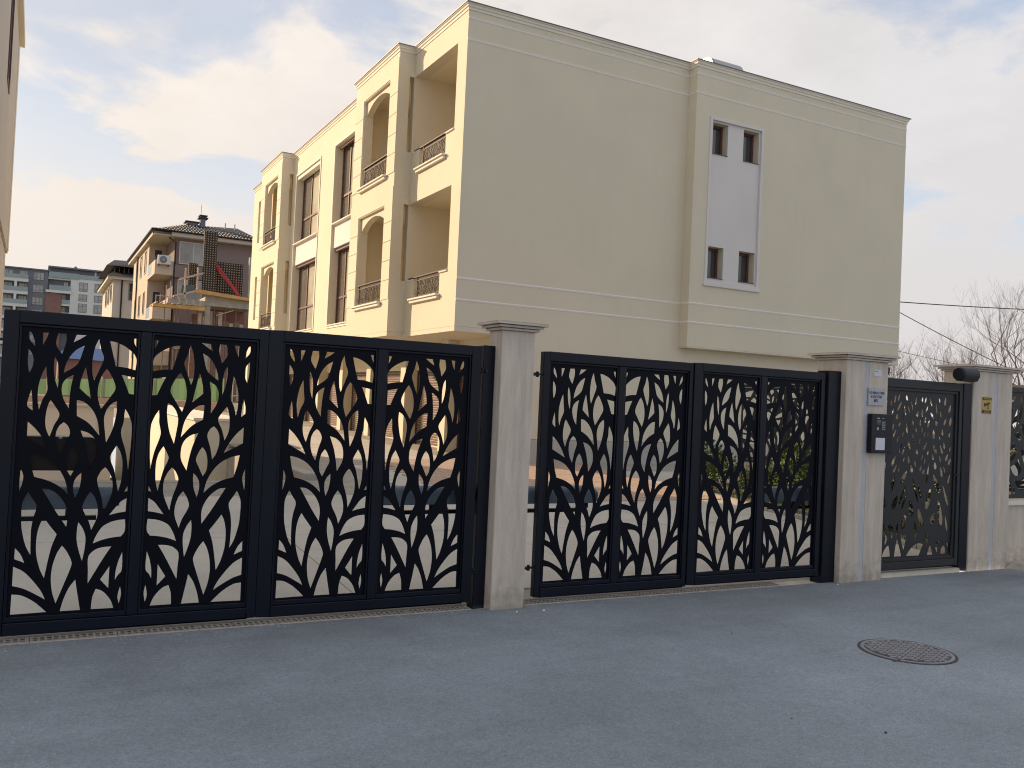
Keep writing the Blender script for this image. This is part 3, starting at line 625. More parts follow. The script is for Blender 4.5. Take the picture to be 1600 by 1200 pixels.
# room blocks behind the windows, soffit and roof
mb = MB()
mb.wall('x', XM+0.9, XM+1.0, 20.4, 27.6, ZB, ZT); mb.wall('x', XM+0.9, XM+1.0, 30.4, 33.0, ZB, ZT)
mb.build('inner_wall', M['plaster'], B)
box('soffit', XM+0.002, 8.6, 15.002, 33, ZB-0.09, ZB-0.003, M['plaster'], B)
for q in ((XB, XM, 17.6, 20.4, ZB-0.09, ZB-0.003), (XB, XM, 27.6, 30.4, ZB-0.09, ZB-0.003), (11.982, 18.518, 14.732, 14.998, 2.94, 2.963)): MB().box(*q).build('bay_soffit', M['plaster'], B)
box('flat_roof', XM+0.1, 18.4, 15.1, 33, 8.82, 8.93, M['flashing'], B)
path = [(18.52, 33.2), (18.52, 14.73), (11.98, 14.73), (11.98, 15.0), (XM, 15.0), (XM, 17.6), (XB, 17.6), (XB, 20.4), (XM, 20.4), (XM, 27.6), (XB, 27.6), (XB, 30.4), (XM, 30.4), (XM, 33.3)]
MB().sweep(path, [(-0.12, 8.880), (0.014, 8.880), (0.016, 8.925), (0.036, 8.938), (0.038, 8.972), (0.058, 8.982), (0.062, 9.006), (-0.12, 9.006)]).build('cornice', M['trim'], B)
MB().sweep(path, [(-0.14, 9.0075), (0.070, 9.0075), (0.072, 9.000), (0.076, 9.000), (0.075, 9.018), (-0.14, 9.024)]).build('roof_flashing', M['flashing'], B)
sp = path[:5]
for z in (8.335, 8.735, 3.875, 3.475):
    MB().sweep(sp[1:5] if True else sp, [(0.001, z-0.018), (0.005, z-0.018), (0.018, z+0.010), (0.001, z+0.020)]).build('belt_course', M['belt'], B)
# ground floor towards the driveway: piers and roller shutters
XP, XS = 7.7, 8.0
py = [15.25, 17.35, 19.75, 22.25, 24.65, 27.05, 29.45, 31.85]
for k, y0 in enumerate(py):
    wd = 0.32 if k else 0.18
    z0 = gz(y0)-0.05
    box('pier', XP+(0.002 if k == 0 else 0), 8.6, y0+0.001, y0+wd, z0, ZB-0.092, M['plaster'], B)
    if k+1 < len(py):
        ya, yb = y0+wd, py[k+1]; zt = 2.28
        box('lintel', XS-0.06, 8.5, ya+0.001, yb-0.001, zt, ZB-0.092, M['plaster'], B)
        sh = box('roller_shutter', XS+0.04, XS+0.06, ya+0.002, yb-0.002, gz(ya)+0.0, zt-0.002, M['slat_back'], B)
        mb = MB(); z = gz(ya)+0.07
        while z < zt-0.03:
            mb.box(XS+0.012, XS+0.039, ya+0.03, yb-0.03, z, z+0.030); z += 0.056
        mb.build('slat', M['slat'], sh, kind='stuff')
        MB().box(XS+0.0, XS+0.039, ya+0.003, ya+0.028, gz(ya), zt-0.004).box(XS, XS+0.039, yb-0.028, yb-0.003, gz(ya), zt-0.004).build('guide_rail', M['brown'], sh)
# roof duct
d = thing('roof_duct', 'half-round metal duct lying on the flat roof behind the cornice', 'duct', (13.7, 16.2, 8.93))
n = 12; mb = MB(); prof = [(0.30*math.cos(math.pi*i/n), 0.30*math.sin(math.pi*i/n)) for i in range(n+1)]
for i in range(n):
    (a, b_), (c, d_) = prof[i], prof[i+1]
    mb.poly([(13.42, 16.2+a, 9.55+b_), (14.30, 16.2+a, 9.55+b_), (14.30, 16.2+c, 9.55+d_), (13.42, 16.2+c, 9.55+d_)])
mb.box(13.42, 14.30, 15.9, 16.5, 8.93, 9.55)
mb.build('duct_body', M['zinc'], d)
MB().tube([(13.41, 16.2, 9.55), (13.37, 16.2, 9.55)], 0.30, 20).build('end_cap', M['zinc'], d)
# small camera under the far corner of the building
cm_ = thing('security_camera', 'small dark dome camera hanging under the right end of the cream building', 'camera', (18.3, 14.9, 2.9))
MB().box(18.22, 18.38, 14.84, 14.95, 2.82, 2.90).build('bracket', M['black'], cm_); MB().tube([(18.3, 14.9, 2.82), (18.3, 14.88, 2.76), (18.3, 14.86, 2.70)], [0.07, 0.085, 0.04], 10).build('dome', M['black'], cm_)

# ============================================================ THE BUILDING AT THE LEFT EDGE
L = thing('left_building', 'tall shaded beige building cut off by the left edge of the picture', 'building', (-0.66, 22.2, 0.5))
box('upper_wall', -12, -0.66, 8.8, 22.2, 4.35, 8.9, M['house_white'], L)
box('lower_wall', -11.8, -0.70, 9.0, 22.19, 0.0, 4.348, M['house_white'], L)
box('corner_strip', -0.659, -0.645, 21.7, 22.19, 4.4, 8.85, M['trim'], L)
box('cornice', -12.1, -0.56, 8.7, 22.3, 8.902, 9.08, M['trim'], L)
window_x(17.0, 17.9, 6.6, 8.4, -0.70, L)

# ============================================================ GATE PILLARS
def pillar(x0, x1, y0, y1, zt, label, seam=None):
    t = thing('gate_pillar', label, 'pillar', ((x0+x1)/2, (y0+y1)/2, 0), 'stone gate pillars')
    if seam:
        box('stone_slab', x0, seam-0.031, y0, y1, -0.02, zt, M['pillar'], t, bevel=0.008)
        box('stone_slab', seam+0.031, x1, y0+0.004, y1, -0.02, zt, M['pillar'], t, bevel=0.008)
        box('seam_strip', seam-0.0305, seam+0.0305, y0+0.008, y1-0.01, -0.01, zt-0.001, M['pillar_seam'], t)
    else:
        box('shaft', x0, x1, y0, y1, -0.02, zt, M['pillar'], t, bevel=0.008)
    mb = MB()
    for (o, a, b) in ((0.024, 0.0, 0.018), (0.048, 0.022, 0.040), (0.076, 0.044, 0.064)): mb.box(x0-o, x1+o, y0-o, y1+o, zt+a+0.001, zt+b)
    mb.hexa([(x0-0.076, y0-0.076, zt+0.0655), (x1+0.076, y0-0.076, zt+0.0655), (x1+0.076, y1+0.076, zt+0.0655), (x0-0.076, y1+0.076, zt+0.0655), (x0+0.12, y0+0.08, zt+0.077), (x1-0.12, y0+0.08, zt+0.077), (x1-0.12, y1-0.08, zt+0.077), (x0+0.12, y1-0.08, zt+0.077)])
    MB().box(x0-0.018, x1+0.018, y0-0.018, y1+0.018, zt+0.0192, zt+0.0228).box(x0-0.038, x1+0.038, y0-0.038, y1+0.038, zt+0.0412, zt+0.0448).build('cap_shadow_strip', M['sticker_dark'], t)  # dark strips painting the shadow between the cap steps
    mb.build('cap', M['cap'], t)
    return t
pillar(3.177, 3.470, 6.13, 6.36, 2.168, 'narrow stone pillar standing between the two double gates')
pillar(6.975, 7.575, 6.13, 6.50, 2.180, 'wide stone pillar carrying the street sign and the intercom', seam=7.27)
pillar(9.10, 9.80, 6.25, 6.62, 2.192, 'wide stone pillar carrying the yellow camera warning sticker', seam=9.50)

# ============================================================ GATES
GY = 6.22
SHEETS = {}
def panel_sheet(mirror, w_=0.632, sx=1.0):
    key = (mirror, sx)
    if key in SHEETS: return SHEETS[key]
    hs = []
    for h in HOLES:
        q = smooth_loop(h, 4)
        q = [((w_-x if mirror else x)*sx, z) for x, z in q]
        hs.append(q if not mirror else q[::-1])
    mb = perforated([(-0.045*sx, 0.118), (w_*sx+0.045*sx, 0.118), (w_*sx+0.045*sx, 1.965), (-0.045*sx, 1.965)], hs, 0.0, 0.005)
    SHEETS[key] = mb.mesh('panel_sheet', M['sheet']); return SHEETS[key]
def leaf(x0, x1, panels, label, yoff=0.0, ztop=2.032, zbot=0.052, hinge=None):
    """panels: (x of pattern origin, mirrored)"""
    y = GY+yoff
    t = thing('gate_leaf', label, 'gate', ((x0+x1)/2, y, 0), 'swing leaves of the two driveway gates')
    mid = (panels[0][0]+0.632+panels[1][0])/2
    li, ri = panels[0][0]-0.038, panels[1][0]+0.632+0.038
    f = MB()
    f.box(x0, li, y, y+0.06, zbot, ztop); f.box(ri, x1, y, y+0.06, zbot, ztop)
    f.box(li, ri, y, y+0.06, ztop-0.075, ztop); f.box(li, ri, y, y+0.06, zbot, zbot+0.072)
    f.build('outer_frame', M['gate'], t, bevel=0.005)
    box('centre_stile', mid-0.033, mid+0.033, y+0.004, y+0.056, zbot+0.073, ztop-0.076, M['gate'], t, bevel=0.005)
    for (px, mir) in panels:
        a, b = (px-0.037, mid-0.034) if px < mid else (mid+0.034, px+0.632+0.037)
        o = link_mesh('panel_sheet', panel_sheet(mir), t); o.location = Vector((px, y+0.028, 0))-LOC[t.name]
        MB().wall('y', y+0.012, y+0.027, a, b, zbot+0.0735, ztop-0.0765, [(a+0.014, b-0.014, zbot+0.105, ztop-0.092)]).build('panel_bead', M['gate'], o_parent(t), bevel=0.003)
    return t
def o_parent(t): return t
leaf(-0.185, 1.4095, [(-0.062, False), (0.680, True)], 'black leaf-pattern gate leaf at the far left, with a dark box behind it')
leaf(1.4105, 3.050, [(1.551, False), (2.300, True)], 'black leaf-pattern gate leaf hung on the left side of the narrow pillar')
leaf(3.610, 5.1535, [(3.704, False), (4.440, True)], 'black leaf-pattern gate leaf just right of the narrow pillar')
leaf(5.1545, 6.775, [(5.285, False), (6.055, True)], 'black leaf-pattern gate leaf with the green shrubs behind it', yoff=-0.012, ztop=2.036, zbot=0.066)
# posts and hinges
def post(x0, x1, y0, y1, z1, label):
    return single('gate_post', MB().box(x0, x1, y0, y1, -0.01, z1), M['gate'], label, 'post', ((x0+x1)/2, y0, 0), 'black steel gate posts', bevel=0.006)
post(3.075, 3.174, 6.235, 6.36, 2.045, 'black square post bolted to the left side of the narrow pillar')
post(3.473, 3.505, 6.20, 6.33, 2.045, 'slim black post on the right side of the narrow pillar')
post(6.80, 6.972, 6.19, 6.34, 2.062, 'broad black post between the shrub-side gate leaf and the sign pillar')
post(9.16, 9.19, 6.36, 6.40, 2.0, 'thin black post beside the pedestrian gate') if False else None
def hinge(x, z, label, s=1):
    t = thing('hinge', label, 'hinge', (x, GY+0.02, z), 'black gate hinges')
    MB().tube([(x, GY+0.02, z-0.022), (x, GY+0.02, z+0.022)], 0.013, 8).build('barrel', M['black'], t)
    MB().box(x-0.045, x+0.045, GY+0.012, GY+0.028, z-0.008, z+0.008).build('strap', M['black'], t)
    MB().tube([(x+0.028*s, GY-0.004, z), (x+0.028*s, GY+0.044, z)], 0.014, 6).build('nut', M['black'], t)
hinge(3.068, 1.845, 'upper hinge of the gate leaf left of the narrow pillar'); hinge(3.055, 0.29, 'lower hinge of the gate leaf left of the narrow pillar')
hinge(3.565, 1.845, 'upper hinge of the gate leaf right of the narrow pillar', -1); hinge(3.56, 0.29, 'lower hinge of the gate leaf right of the narrow pillar', -1)
hinge(-0.22, 1.85, 'upper hinge at the far left edge of the gates', -1)
# gate motors inside
def motor(x0, x1, z, label, flip=1):
    y = 6.345
    t = thing('gate_motor', label, 'gate motor', ((x0+x1)/2, y, z), 'arm motors of the driveway gates')
    mb = MB(); n = 10; sec = []
    for i in range(n+1): a = math.pi*i/n; sec.append((0.055*math.cos(a), 0.03+0.062*math.sin(a)))
    sec = sec+[(-0.055, -0.05), (0.055, -0.05)]
    xs_ = [x0, x0+0.03, x1-0.05, x1]; sc_ = [0.8, 1, 1, 0.62]
    n0 = 0
    for X_, s_ in zip(xs_, sc_): mb.v += [(X_, y+0.075+a*s_, z+b*s_) for a, b in sec]
    q = len(sec)
    for i in range(3):
        for j in range(q): mb.f.append((i*q+j, i*q+(j+1) % q, (i+1)*q+(j+1) % q, (i+1)*q+j))
    mb.f.append(tuple(range(q))); mb.f.append(tuple(3*q+j for j in range(q))[::-1])
    mb.build('casing', M['motor'], t, bevel=0.004)
    xa = x0-0.1 if flip > 0 else x0+0.12
    MB().box(xa, xa+(x1-x0)*0.95, y+0.045, y+0.085, z-0.125, z-0.095).build('drive_arm', M['black'], t)
    MB().tube([((x0+x1)/2+0.05, y+0.07, z-0.05), ((x0+x1)/2+0.05, y+0.07, z-0.095)], 0.022, 8).build('pivot', M['black'], t)
    MB().tube([(x1-0.1, y+0.07, z-0.05), (x1-0.1, y+0.07, z-0.095)], 0.018, 8).build('pivot', M['black'], t)
motor(-0.16, 0.53, 0.845, 'grey-blue gate motor seen through the leftmost gate leaf')
motor(2.30, 3.14, 0.84, 'grey-blue gate motor seen through the gate leaf left of the narrow pillar', -1)
motor(3.53, 4.30, 0.835, 'grey-blue gate motor seen through the gate leaf right of the narrow pillar')
motor(6.17, 6.95, 0.82, 'grey-blue gate motor in front of the green shrubs', -1)
mbx = thing('letter_box', 'dark smoked letter box fixed behind the leftmost gate leaf', 'letter box', (0.2, 6.36, 1.15))
pr = [(-0.055, 1.262), (-0.055, 1.048)]+[(0.325+0.085*math.sin(math.pi*i/14), 1.155-0.107*math.cos(math.pi*i/14)) for i in range(15)]
mb = MB(); q = len(pr)
mb.poly([(a, 6.29, b) for a, b in pr]); mb.poly([(a, 6.42, b) for a, b in pr][::-1])
for i in range(q): a, b = pr[i], pr[(i+1) % q]; mb.poly([(a[0], 6.29, a[1]), (a[0], 6.42, a[1]), (b[0], 6.42, b[1]), (b[0], 6.29, b[1])])
mb.build('box_body', M['smoked'], mbx, bevel=0.006)
MB().tube([(0.16, 6.287, 1.252), (0.16, 6.30, 1.264)], 0.01, 8).build('latch', M['plate'], mbx)

# pedestrian gate with its own leaf pattern
ped = thing('pedestrian_gate', 'grey-black pedestrian gate with leaf cut-outs between the two wide pillars', 'gate', (8.4, 6.40, 0))
y = 6.27
MB().box(7.585, 7.66, y, y+0.06, 0.06, 2.04).box(8.90, 8.953, y, y+0.06, 0.06, 2.04).box(7.66, 8.90, y, y+0.06, 1.95, 2.04).box(7.66, 8.90, y, y+0.06, 0.06, 0.135).build('outer_frame', M['grey_paint'], ped, bevel=0.005)
MB().wall('y', y+0.014, y+0.03, 7.661, 8.899, 0.136, 1.949, [(7.70, 8.862, 0.17, 1.92)]).build('panel_bead', M['grey_paint'], ped, bevel=0.003)
hs = [smooth_loop(h, 3) for h in HOLES3]
rnd = random.Random(5)
occ = []
def lens(cx_, cz_, l, w_, a):
    pts = []
    for i in range(12):
        t = 2*math.pi*i/12; u = math.cos(t)*l/2; v = math.sin(t)*w_/2*(1-0.35*math.cos(t)) * (abs(math.sin(t))**0.15)
        pts.append((cx_+u*math.cos(a)-v*math.sin(a), cz_+u*math.sin(a)+v*math.cos(a)))
    return pts
def ok(cx_, cz_, l, w_, a):
    for (px, pz, pl, pw, pa) in occ:
        if abs(px-cx_) > 0.24 or abs(pz-cz_) > 0.26: continue
        for t in (-0.45, -0.2, 0, 0.2, 0.45):
            x1, z1 = cx_+l*t*math.cos(a), cz_+l*t*math.sin(a)
            dx, dz = x1-px, z1-pz; u = dx*math.cos(pa)+dz*math.sin(pa); v = -dx*math.sin(pa)+dz*math.cos(pa)
            if abs(u) < pl*0.5+0.028 and abs(v) < pw*0.5+w_*0.42+0.020: return False
    return True
for att in range(7000):
    cz_ = rnd.uniform(0.42, 1.86); cx_ = rnd.uniform(7.72, 8.85); t = (cz_-0.42)/1.44
    stem_ = math.sin((cx_-7.8)*14.0+cz_*2.0)
    a = math.pi/2+(0.62 if stem_ > 0 else -0.62)*rnd.uniform(0.15, 1.0)+rnd.uniform(-0.12, 0.12)
    l = (0.27 if t < 0.45 else 0.12)*rnd.uniform(0.45, 1.1); w_ = (0.066 if t < 0.45 else 0.038)*rnd.uniform(0.45, 1.25)
    if cz_+l/2 > 1.90 or cz_-l/2 < 0.40 or not (7.71 < cx_-l*0.35 and cx_+l*0.35 < 8.86): continue
    if ok(cx_, cz_, l, w_, a): occ.append((cx_, cz_, l, w_, a)); hs.append(lens(cx_, cz_, l, w_, a))
mb = perforated([(7.662, 0.137), (8.898, 0.137), (8.898, 1.948), (7.662, 1.948)], hs, y+0.032, y+0.037)
mb.build('panel_sheet', M['grey_paint'], ped, fix='keep')
box('closing_post', 8.955, 9.092, 6.262, 6.40, 0.0, 2.045, M['gate'], ped, bevel=0.006)
MB().tube([(8.86, y-0.002, 1.05), (8.86, y-0.05, 1.05), (8.78, y-0.05, 1.05)], 0.009, 6).build('handle', M['black'], ped)

# side fence running back from the pedestrian gate: leaf panels on a low wall
def fence_panel(parent, x, y, ang, w_, z0, z1, m):
    """standard leaf pattern stretched to a panel"""
    hs_ = [[(px/0.632*w_, z0+(pz-0.12)/1.84*(z1-z0)) for px, pz in smooth_loop(h, 2)] for h in HOLES]
    mb_ = perforated([(-0.04, z0), (w_+0.04, z0), (w_+0.04, z1), (-0.04, z1)], hs_, 0.0, 0.005)
    me = mb_.mesh('panel_sheet', m); o = link_mesh('panel_sheet', me, parent); o.location = Vector((x, y, 0))-LOC[parent.name]; o.rotation_euler = (0, 0, ang)
    return o
sf = thing('side_fence', 'dark leaf-pattern metal fence running back behind the shrubs', 'fence', (11.35, 9.2, 0.2))
for k in range(5):
    y0 = 6.75+k*1.12
    fence_panel(sf, 11.35, y0+0.04, R(90), 1.02, 0.80, 2.08, M['grey_paint'])
    MB().box(11.33, 11.39, y0-0.07, y0-0.01, 0.72, 2.14).build('post', M['grey_paint'], sf)
MB().box(11.335, 11.375, 6.75, 12.3, 2.085, 2.14).build('top_rail', M['grey_paint'], sf); MB().box(11.335, 11.375, 6.75, 12.3, 0.745, 0.795).build('bottom_rail', M['grey_paint'], sf)
MB().box(11.25, 11.47, 6.6, 12.4, 0.0, 0.74).build('base_wall', M['pillar'], sf)
# street fence to the right of the last pillar
rf = thing('street_fence', 'dark cut-out fence panel on a low stone wall at the right edge', 'fence', (12, 6.42, 0))
for k in range(4):
    x0 = 9.90+k*1.16
    hs_ = [[(pz-0.12)/1.84*1.06+0.0, ] for pz in ()]
    # the pattern laid on its side
    hh = [[((pz-0.12)/1.84*1.06, 0.80+px/0.632*1.18) for px, pz in smooth_loop(h, 2)] for h in HOLES]
    me = perforated([(-0.02, 0.76), (1.08, 0.76), (1.08, 2.0), (-0.02, 2.0)], hh, 0.0, 0.005).mesh('panel_sheet', M['grey_paint'])
    o = link_mesh('panel_sheet', me, rf); o.location = Vector((x0, 6.41, 0))-LOC[rf.name]
    MB().box(x0-0.07, x0-0.015, 6.39, 6.45, 0.735, 2.05).build('post', M['grey_paint'], rf)
MB().box(9.83, 14.5, 6.392, 6.448, 2.001, 2.055).build('top_rail', M['grey_paint'], rf)
box('wall_coping', 9.805, 14.5, 6.32, 6.6, 0.69, 0.733, M['trim'], rf, bevel=0.004)
box('base_wall', 9.805, 14.5, 6.36, 6.56, -0.02, 0.688, M['pillar'], rf)
# ------------------------------------------------------------ things fixed to the pillars
sg = thing('street_sign', 'square pale sign with three lines of Cyrillic lettering above the intercom', 'sign', (7.395, 6.12, 1.83))
box('plate', 7.283, 7.513, 6.119, 6.133, 1.745, 1.918, M['plate'], sg, bevel=0.002)
text('УЛ. ИВАН СТОЯН', 0.0345, 7.398, 6.1185, 1.868, M['ink'], sg, sx=0.75)
text('И КОСТОПИ', 0.0345, 7.392, 6.1185, 1.829, M['ink'], sg, sx=0.75)
text('№2', 0.040, 7.390, 6.1185, 1.790, M['ink'], sg, sx=0.9)
st = thing('small_sticker', 'small white rectangular sticker at the top of the sign pillar', 'sticker', (7.43, 6.13, 2.07))
box('label_paper', 7.365, 7.470, 6.1295, 6.133, 2.036, 2.102, M['paper'], st); box('printed_line', 7.372, 7.42, 6.1285, 6.1293, 2.080, 2.086, M['motor'], st)
ic = thing('intercom', 'black intercom panel with grey keypad and a white paper notice on the wide pillar', 'intercom', (7.40, 6.12, 1.46))
box('housing', 7.288, 7.592, 6.072, 6.129, 1.272, 1.662, M['black'], ic, bevel=0.006)
MB().box(7.545, 7.60, 6.075, 6.16, 1.52, 1.658).build('side_hood', M['black'], ic, bevel=0.004) if False else None
box('display', 7.355, 7.485, 6.0725, 6.0745, 1.50, 1.625, M['screen'], ic)
for r_ in range(5):
    for c_ in range(3): box('button', 7.432+c_*0.017, 7.445+c_*0.017, 6.0705, 6.0722, 1.50+r_*0.018+0.004, 1.50+r_*0.018+0.016, M['keys'], ic)
box('reader_light', 7.362, 7.385, 6.0705, 6.0722, 1.502, 1.528, M['plate'], ic); box('nameplate', 7.362, 7.395, 6.0705, 6.0722, 1.616, 1.623, M['paper'], ic); box('nameplate', 7.43, 7.463, 6.0705, 6.0722, 1.616, 1.623, M['keys'], ic)
for k in range(4): box('name_line', 7.362, 7.415, 6.0705, 6.0722, 1.596-0.012*k, 1.600-0.012*k, M['keys'], ic)
box('paper_notice', 7.350, 7.482, 6.0715, 6.0745, 1.305, 1.425, M['paper'], ic)
wsn = thing('warning_sticker', 'yellow sticker with a black camera symbol on the right-hand wide pillar', 'sticker', (9.332, 6.25, 1.823))
yy = 6.2455
box('backing', 9.248, 9.418, yy, yy+0.0035, 1.728, 1.911, M['yellow'], wsn)
box('printed_bar', 9.254, 9.412, yy-0.001, yy-0.0002, 1.877, 1.906, M['sticker_dark'], wsn); box('printed_bar', 9.251, 9.409, yy-0.001, yy-0.0002, 1.731, 1.767, M['sticker_dark'], wsn)
text('ВНИМАНИЕ', 0.024, 9.333, yy-0.0018, 1.891, M['yellow'], wsn, sx=0.85)
text('ОБЕКТ С ВИДЕО', 0.015, 9.330, yy-0.0018, 1.757, M['yellow'], wsn, sx=0.85); text('НАБЛЮДЕНИЕ', 0.015, 9.330, yy-0.0018, 1.741, M['yellow'], wsn, sx=0.85)
mb = MB()
def flat(pts): mb.poly([(9.331+a, yy-0.0008, 1.823+b) for a, b in pts])
flat([(-0.03, 0.012), (0.045, 0.036), (0.055, 0.010), (-0.02, -0.014)]); flat([(-0.055, 0.018), (-0.033, 0.024), (-0.022, -0.016), (-0.045, -0.02)])
flat([(0.018, -0.006), (0.034, -0.002), (0.030, -0.032), (0.016, -0.032)]); flat([(0.008, -0.030), (0.042, -0.030), (0.042, -0.040), (0.008, -0.040)])
mb.build('camera_symbol', M['sticker_dark'], wsn)
lt = thing('wall_lamp', 'dark drum-shaped lamp under the cap of the right-hand wide pillar', 'lamp', (8.80, 6.13, 2.13))
MB().tube([(8.67, 6.13, 2.13), (8.70, 6.13, 2.13), (8.92, 6.13, 2.13)], [0.070, 0.076, 0.076], 24).build('drum', M['grey_paint'], lt, bevel=0.003)
MB().tube([(8.655, 6.13, 2.13), (8.669, 6.13, 2.13)], 0.064, 24).build('lens', M['black'], lt); MB().box(8.86, 9.099, 6.20, 6.30, 2.07, 2.10).build('bracket', M['black'], lt)

# ============================================================ ON THE STREET
def drain(x0, x1, label):
    t = thing('drain_channel', label, 'drain', ((x0+x1)/2, 6.265, 0), 'slotted drains along the gates')
    box('channel', x0, x1, 6.205, 6.33, -0.12, -0.045, M['pit'], t)
    x = x0
    while x < x1-0.05:
        xe = min(x+0.5, x1); n = max(2, int((xe-x-0.03)/0.038)); st_ = (xe-x-0.03)/n
        holes = [(x+0.02+i*st_, x+0.02+i*st_+st_*0.62, 6.228, 6.262) for i in range(n)]+[(x+0.02+i*st_, x+0.02+i*st_+st_*0.62, 6.274, 6.308) for i in range(n)]
        MB().wall('z', -0.018, 0.004+random.uniform(-0.001, 0.001), x+0.002, xe-0.002, 6.206, 6.328, holes).build('grate', M['grate'], t); x += 0.5
drain(-0.95, 3.08, 'slotted drain along the foot of the left double gate'); drain(3.52, 6.3, 'slotted drain along the foot of the right double gate')
mh = thing('manhole_cover', 'round patterned iron manhole cover in the asphalt at the lower right', 'manhole cover', (5.44, 4.17, 0))
def ring(mb, r0_, r1_, z0, z1, n=48, cx_=5.44, cy_=4.17):
    for i in range(n):
        a, b = 2*math.pi*i/n, 2*math.pi*(i+1)/n
        p = lambda r, t, z: (cx_+r*math.cos(t), cy_+r*math.sin(t), z)
        mb.poly([p(r0_, a, z1), p(r1_, a, z1), p(r1_, b, z1), p(r0_, b, z1)]); mb.poly([p(r1_, a, z0), p(r1_, b, z0), p(r1_, b, z1), p(r1_, a, z1)])
        if r0_ > 0: mb.poly([p(r0_, a, z0), p(r0_, a, z1), p(r0_, b, z1), p(r0_, b, z0)])
    return mb
ring(MB(), 0.305, 0.322, -0.01, 0.0035).build('tar_joint', M['manhole_low'], mh); ring(MB(), 0.280, 0.302, -0.01, 0.006).build('rim', M['manhole'], mh)
ring(MB(), 0.0, 0.279, -0.01, 0.0045).build('cover_plate', M['manhole_low'], mh)
tr = []
for i in range(-8, 9):
    for j in range(-6, 7):
        u = i*0.036; v = j*0.050+(0.025 if i % 2 else 0)
        a = R(24); X_ = u*math.cos(a)-v*math.sin(a); Y_ = u*math.sin(a)+v*math.cos(a)
        if math.hypot(X_, Y_) < 0.262: tr.append((X_, Y_, a+(0.35 if (i+j) % 2 else -0.2)))
tm = MB().box(-0.0105, 0.0105, -0.021, 0.021, -0.002, 0.006).mesh('tread', M['manhole'])
for X_, Y_, a in tr:
    o = link_mesh('tread', tm, mh); o.location = (X_, Y_, 0.0045); o.rotation_euler = (0, 0, a)
# asphalt lip heaved up beside the cover
for (x, y_, s_, lb) in ((5.66, 4.33, 0.05, 'dark lump of tar at the upper rim of the manhole cover'), (5.17, 4.03, 0.045, 'dark crumbled tar at the left rim of the manhole cover')):
    mb = MB(); n = 14
    pts = [(x+s_*random.uniform(1.0, 2.2)*math.cos(2*math.pi*i/n), y_+s_*random.uniform(0.25, 0.5)*math.sin(2*math.pi*i/n)) for i in range(n)]
    for i in range(n):
        a, b = pts[i], pts[(i+1) % n]; mb.poly([(a[0], a[1], 0.001), (b[0], b[1], 0.001), (x, y_, 0.010)])
    single('tar_lump', mb, M['manhole_low'], lb, 'tar', (x, y_, 0))
def pebble(x, y_, s_, label, m=None):
    mb = MB(); n = 7; top = []
    base = [(x+s_*random.uniform(0.7, 1.2)*math.cos(2*math.pi*i/n), y_+s_*random.uniform(0.6, 1.0)*math.sin(2*math.pi*i/n)) for i in range(n)]
    for i in range(n):
        a, b = base[i], base[(i+1) % n]; c = (x+(a[0]-x)*0.55, y_+(a[1]-y_)*0.55, s_*0.7); d_ = (x+(b[0]-x)*0.55, y_+(b[1]-y_)*0.55, s_*0.7)
        mb.poly([(a[0], a[1], 0), (b[0], b[1], 0), d_, c]); top.append(c)
    mb.poly(top); single('pebble', mb, m or M['manhole_low'], label, 'pebble', (x, y_, 0), 'pebbles on the asphalt')
pebble(3.93, 3.12, 0.010, 'dark pebble on the asphalt below the manhole cover'); pebble(3.06, 2.93, 0.006, 'tiny dark pebble on the asphalt near the bottom edge')
pebble(3.62, 3.46, 0.006, 'tiny dark pebble left of and below the manhole cover'); pebble(3.35, 6.02, 0.012, 'pale crumb of plaster beside the foot of the narrow pillar', M['trim'])
pebble(3.58, 6.0, 0.012, 'pale crumb of plaster at the start of the right drain', M['trim']); pebble(6.9, 6.08, 0.010, 'pale crumb of plaster by the foot of the sign pillar', M['trim'])
rb = thing('rubble', 'grey slab of broken asphalt at the foot of the right-hand fence wall', 'rubble', (10.1, 6.1, 0))
MB().hexa([(9.72, 6.0, -0.01), (11.2, 5.9, -0.01), (11.3, 6.26, -0.01), (9.75, 6.26, -0.01), (9.85, 6.08, 0.05), (11.1, 6.0, 0.075), (11.2, 6.255, 0.09), (9.88, 6.255, 0.075)]).build('broken_slab', M['concrete'], rb, bevel=0.02)

# grit swept against the gates and scattered on the road
r = random.Random(77); mb = MB()
for i in range(520):
    if i < 330: x, y = r.uniform(-0.3, 9.6), 6.19-abs(r.gauss(0, 0.10)); s_ = r.uniform(0.002, 0.007)
    else: x, y = r.uniform(-0.5, 8.5), r.uniform(2.2, 6.1); s_ = r.uniform(0.0015, 0.0045)
    a = r.uniform(0, 6.28); c, d_ = math.cos(a)*s_, math.sin(a)*s_; h = s_*0.8
    mb.poly([(x+c, y+d_, 0), (x-d_, y+c, 0), (x, y, h)]); mb.poly([(x-d_, y+c, 0), (x-c, y-d_, 0), (x, y, h)]); mb.poly([(x-c, y-d_, 0), (x+d_, y-c, 0), (x, y, h)]); mb.poly([(x+d_, y-c, 0), (x+c, y+d_, 0), (x, y, h)])
gr_ = mb.build('grit', M['concrete'], None, fix=False); tag(gr_, 'pale grit and crumbs scattered along the foot of the gates and on the road', 'grit', kind='stuff')
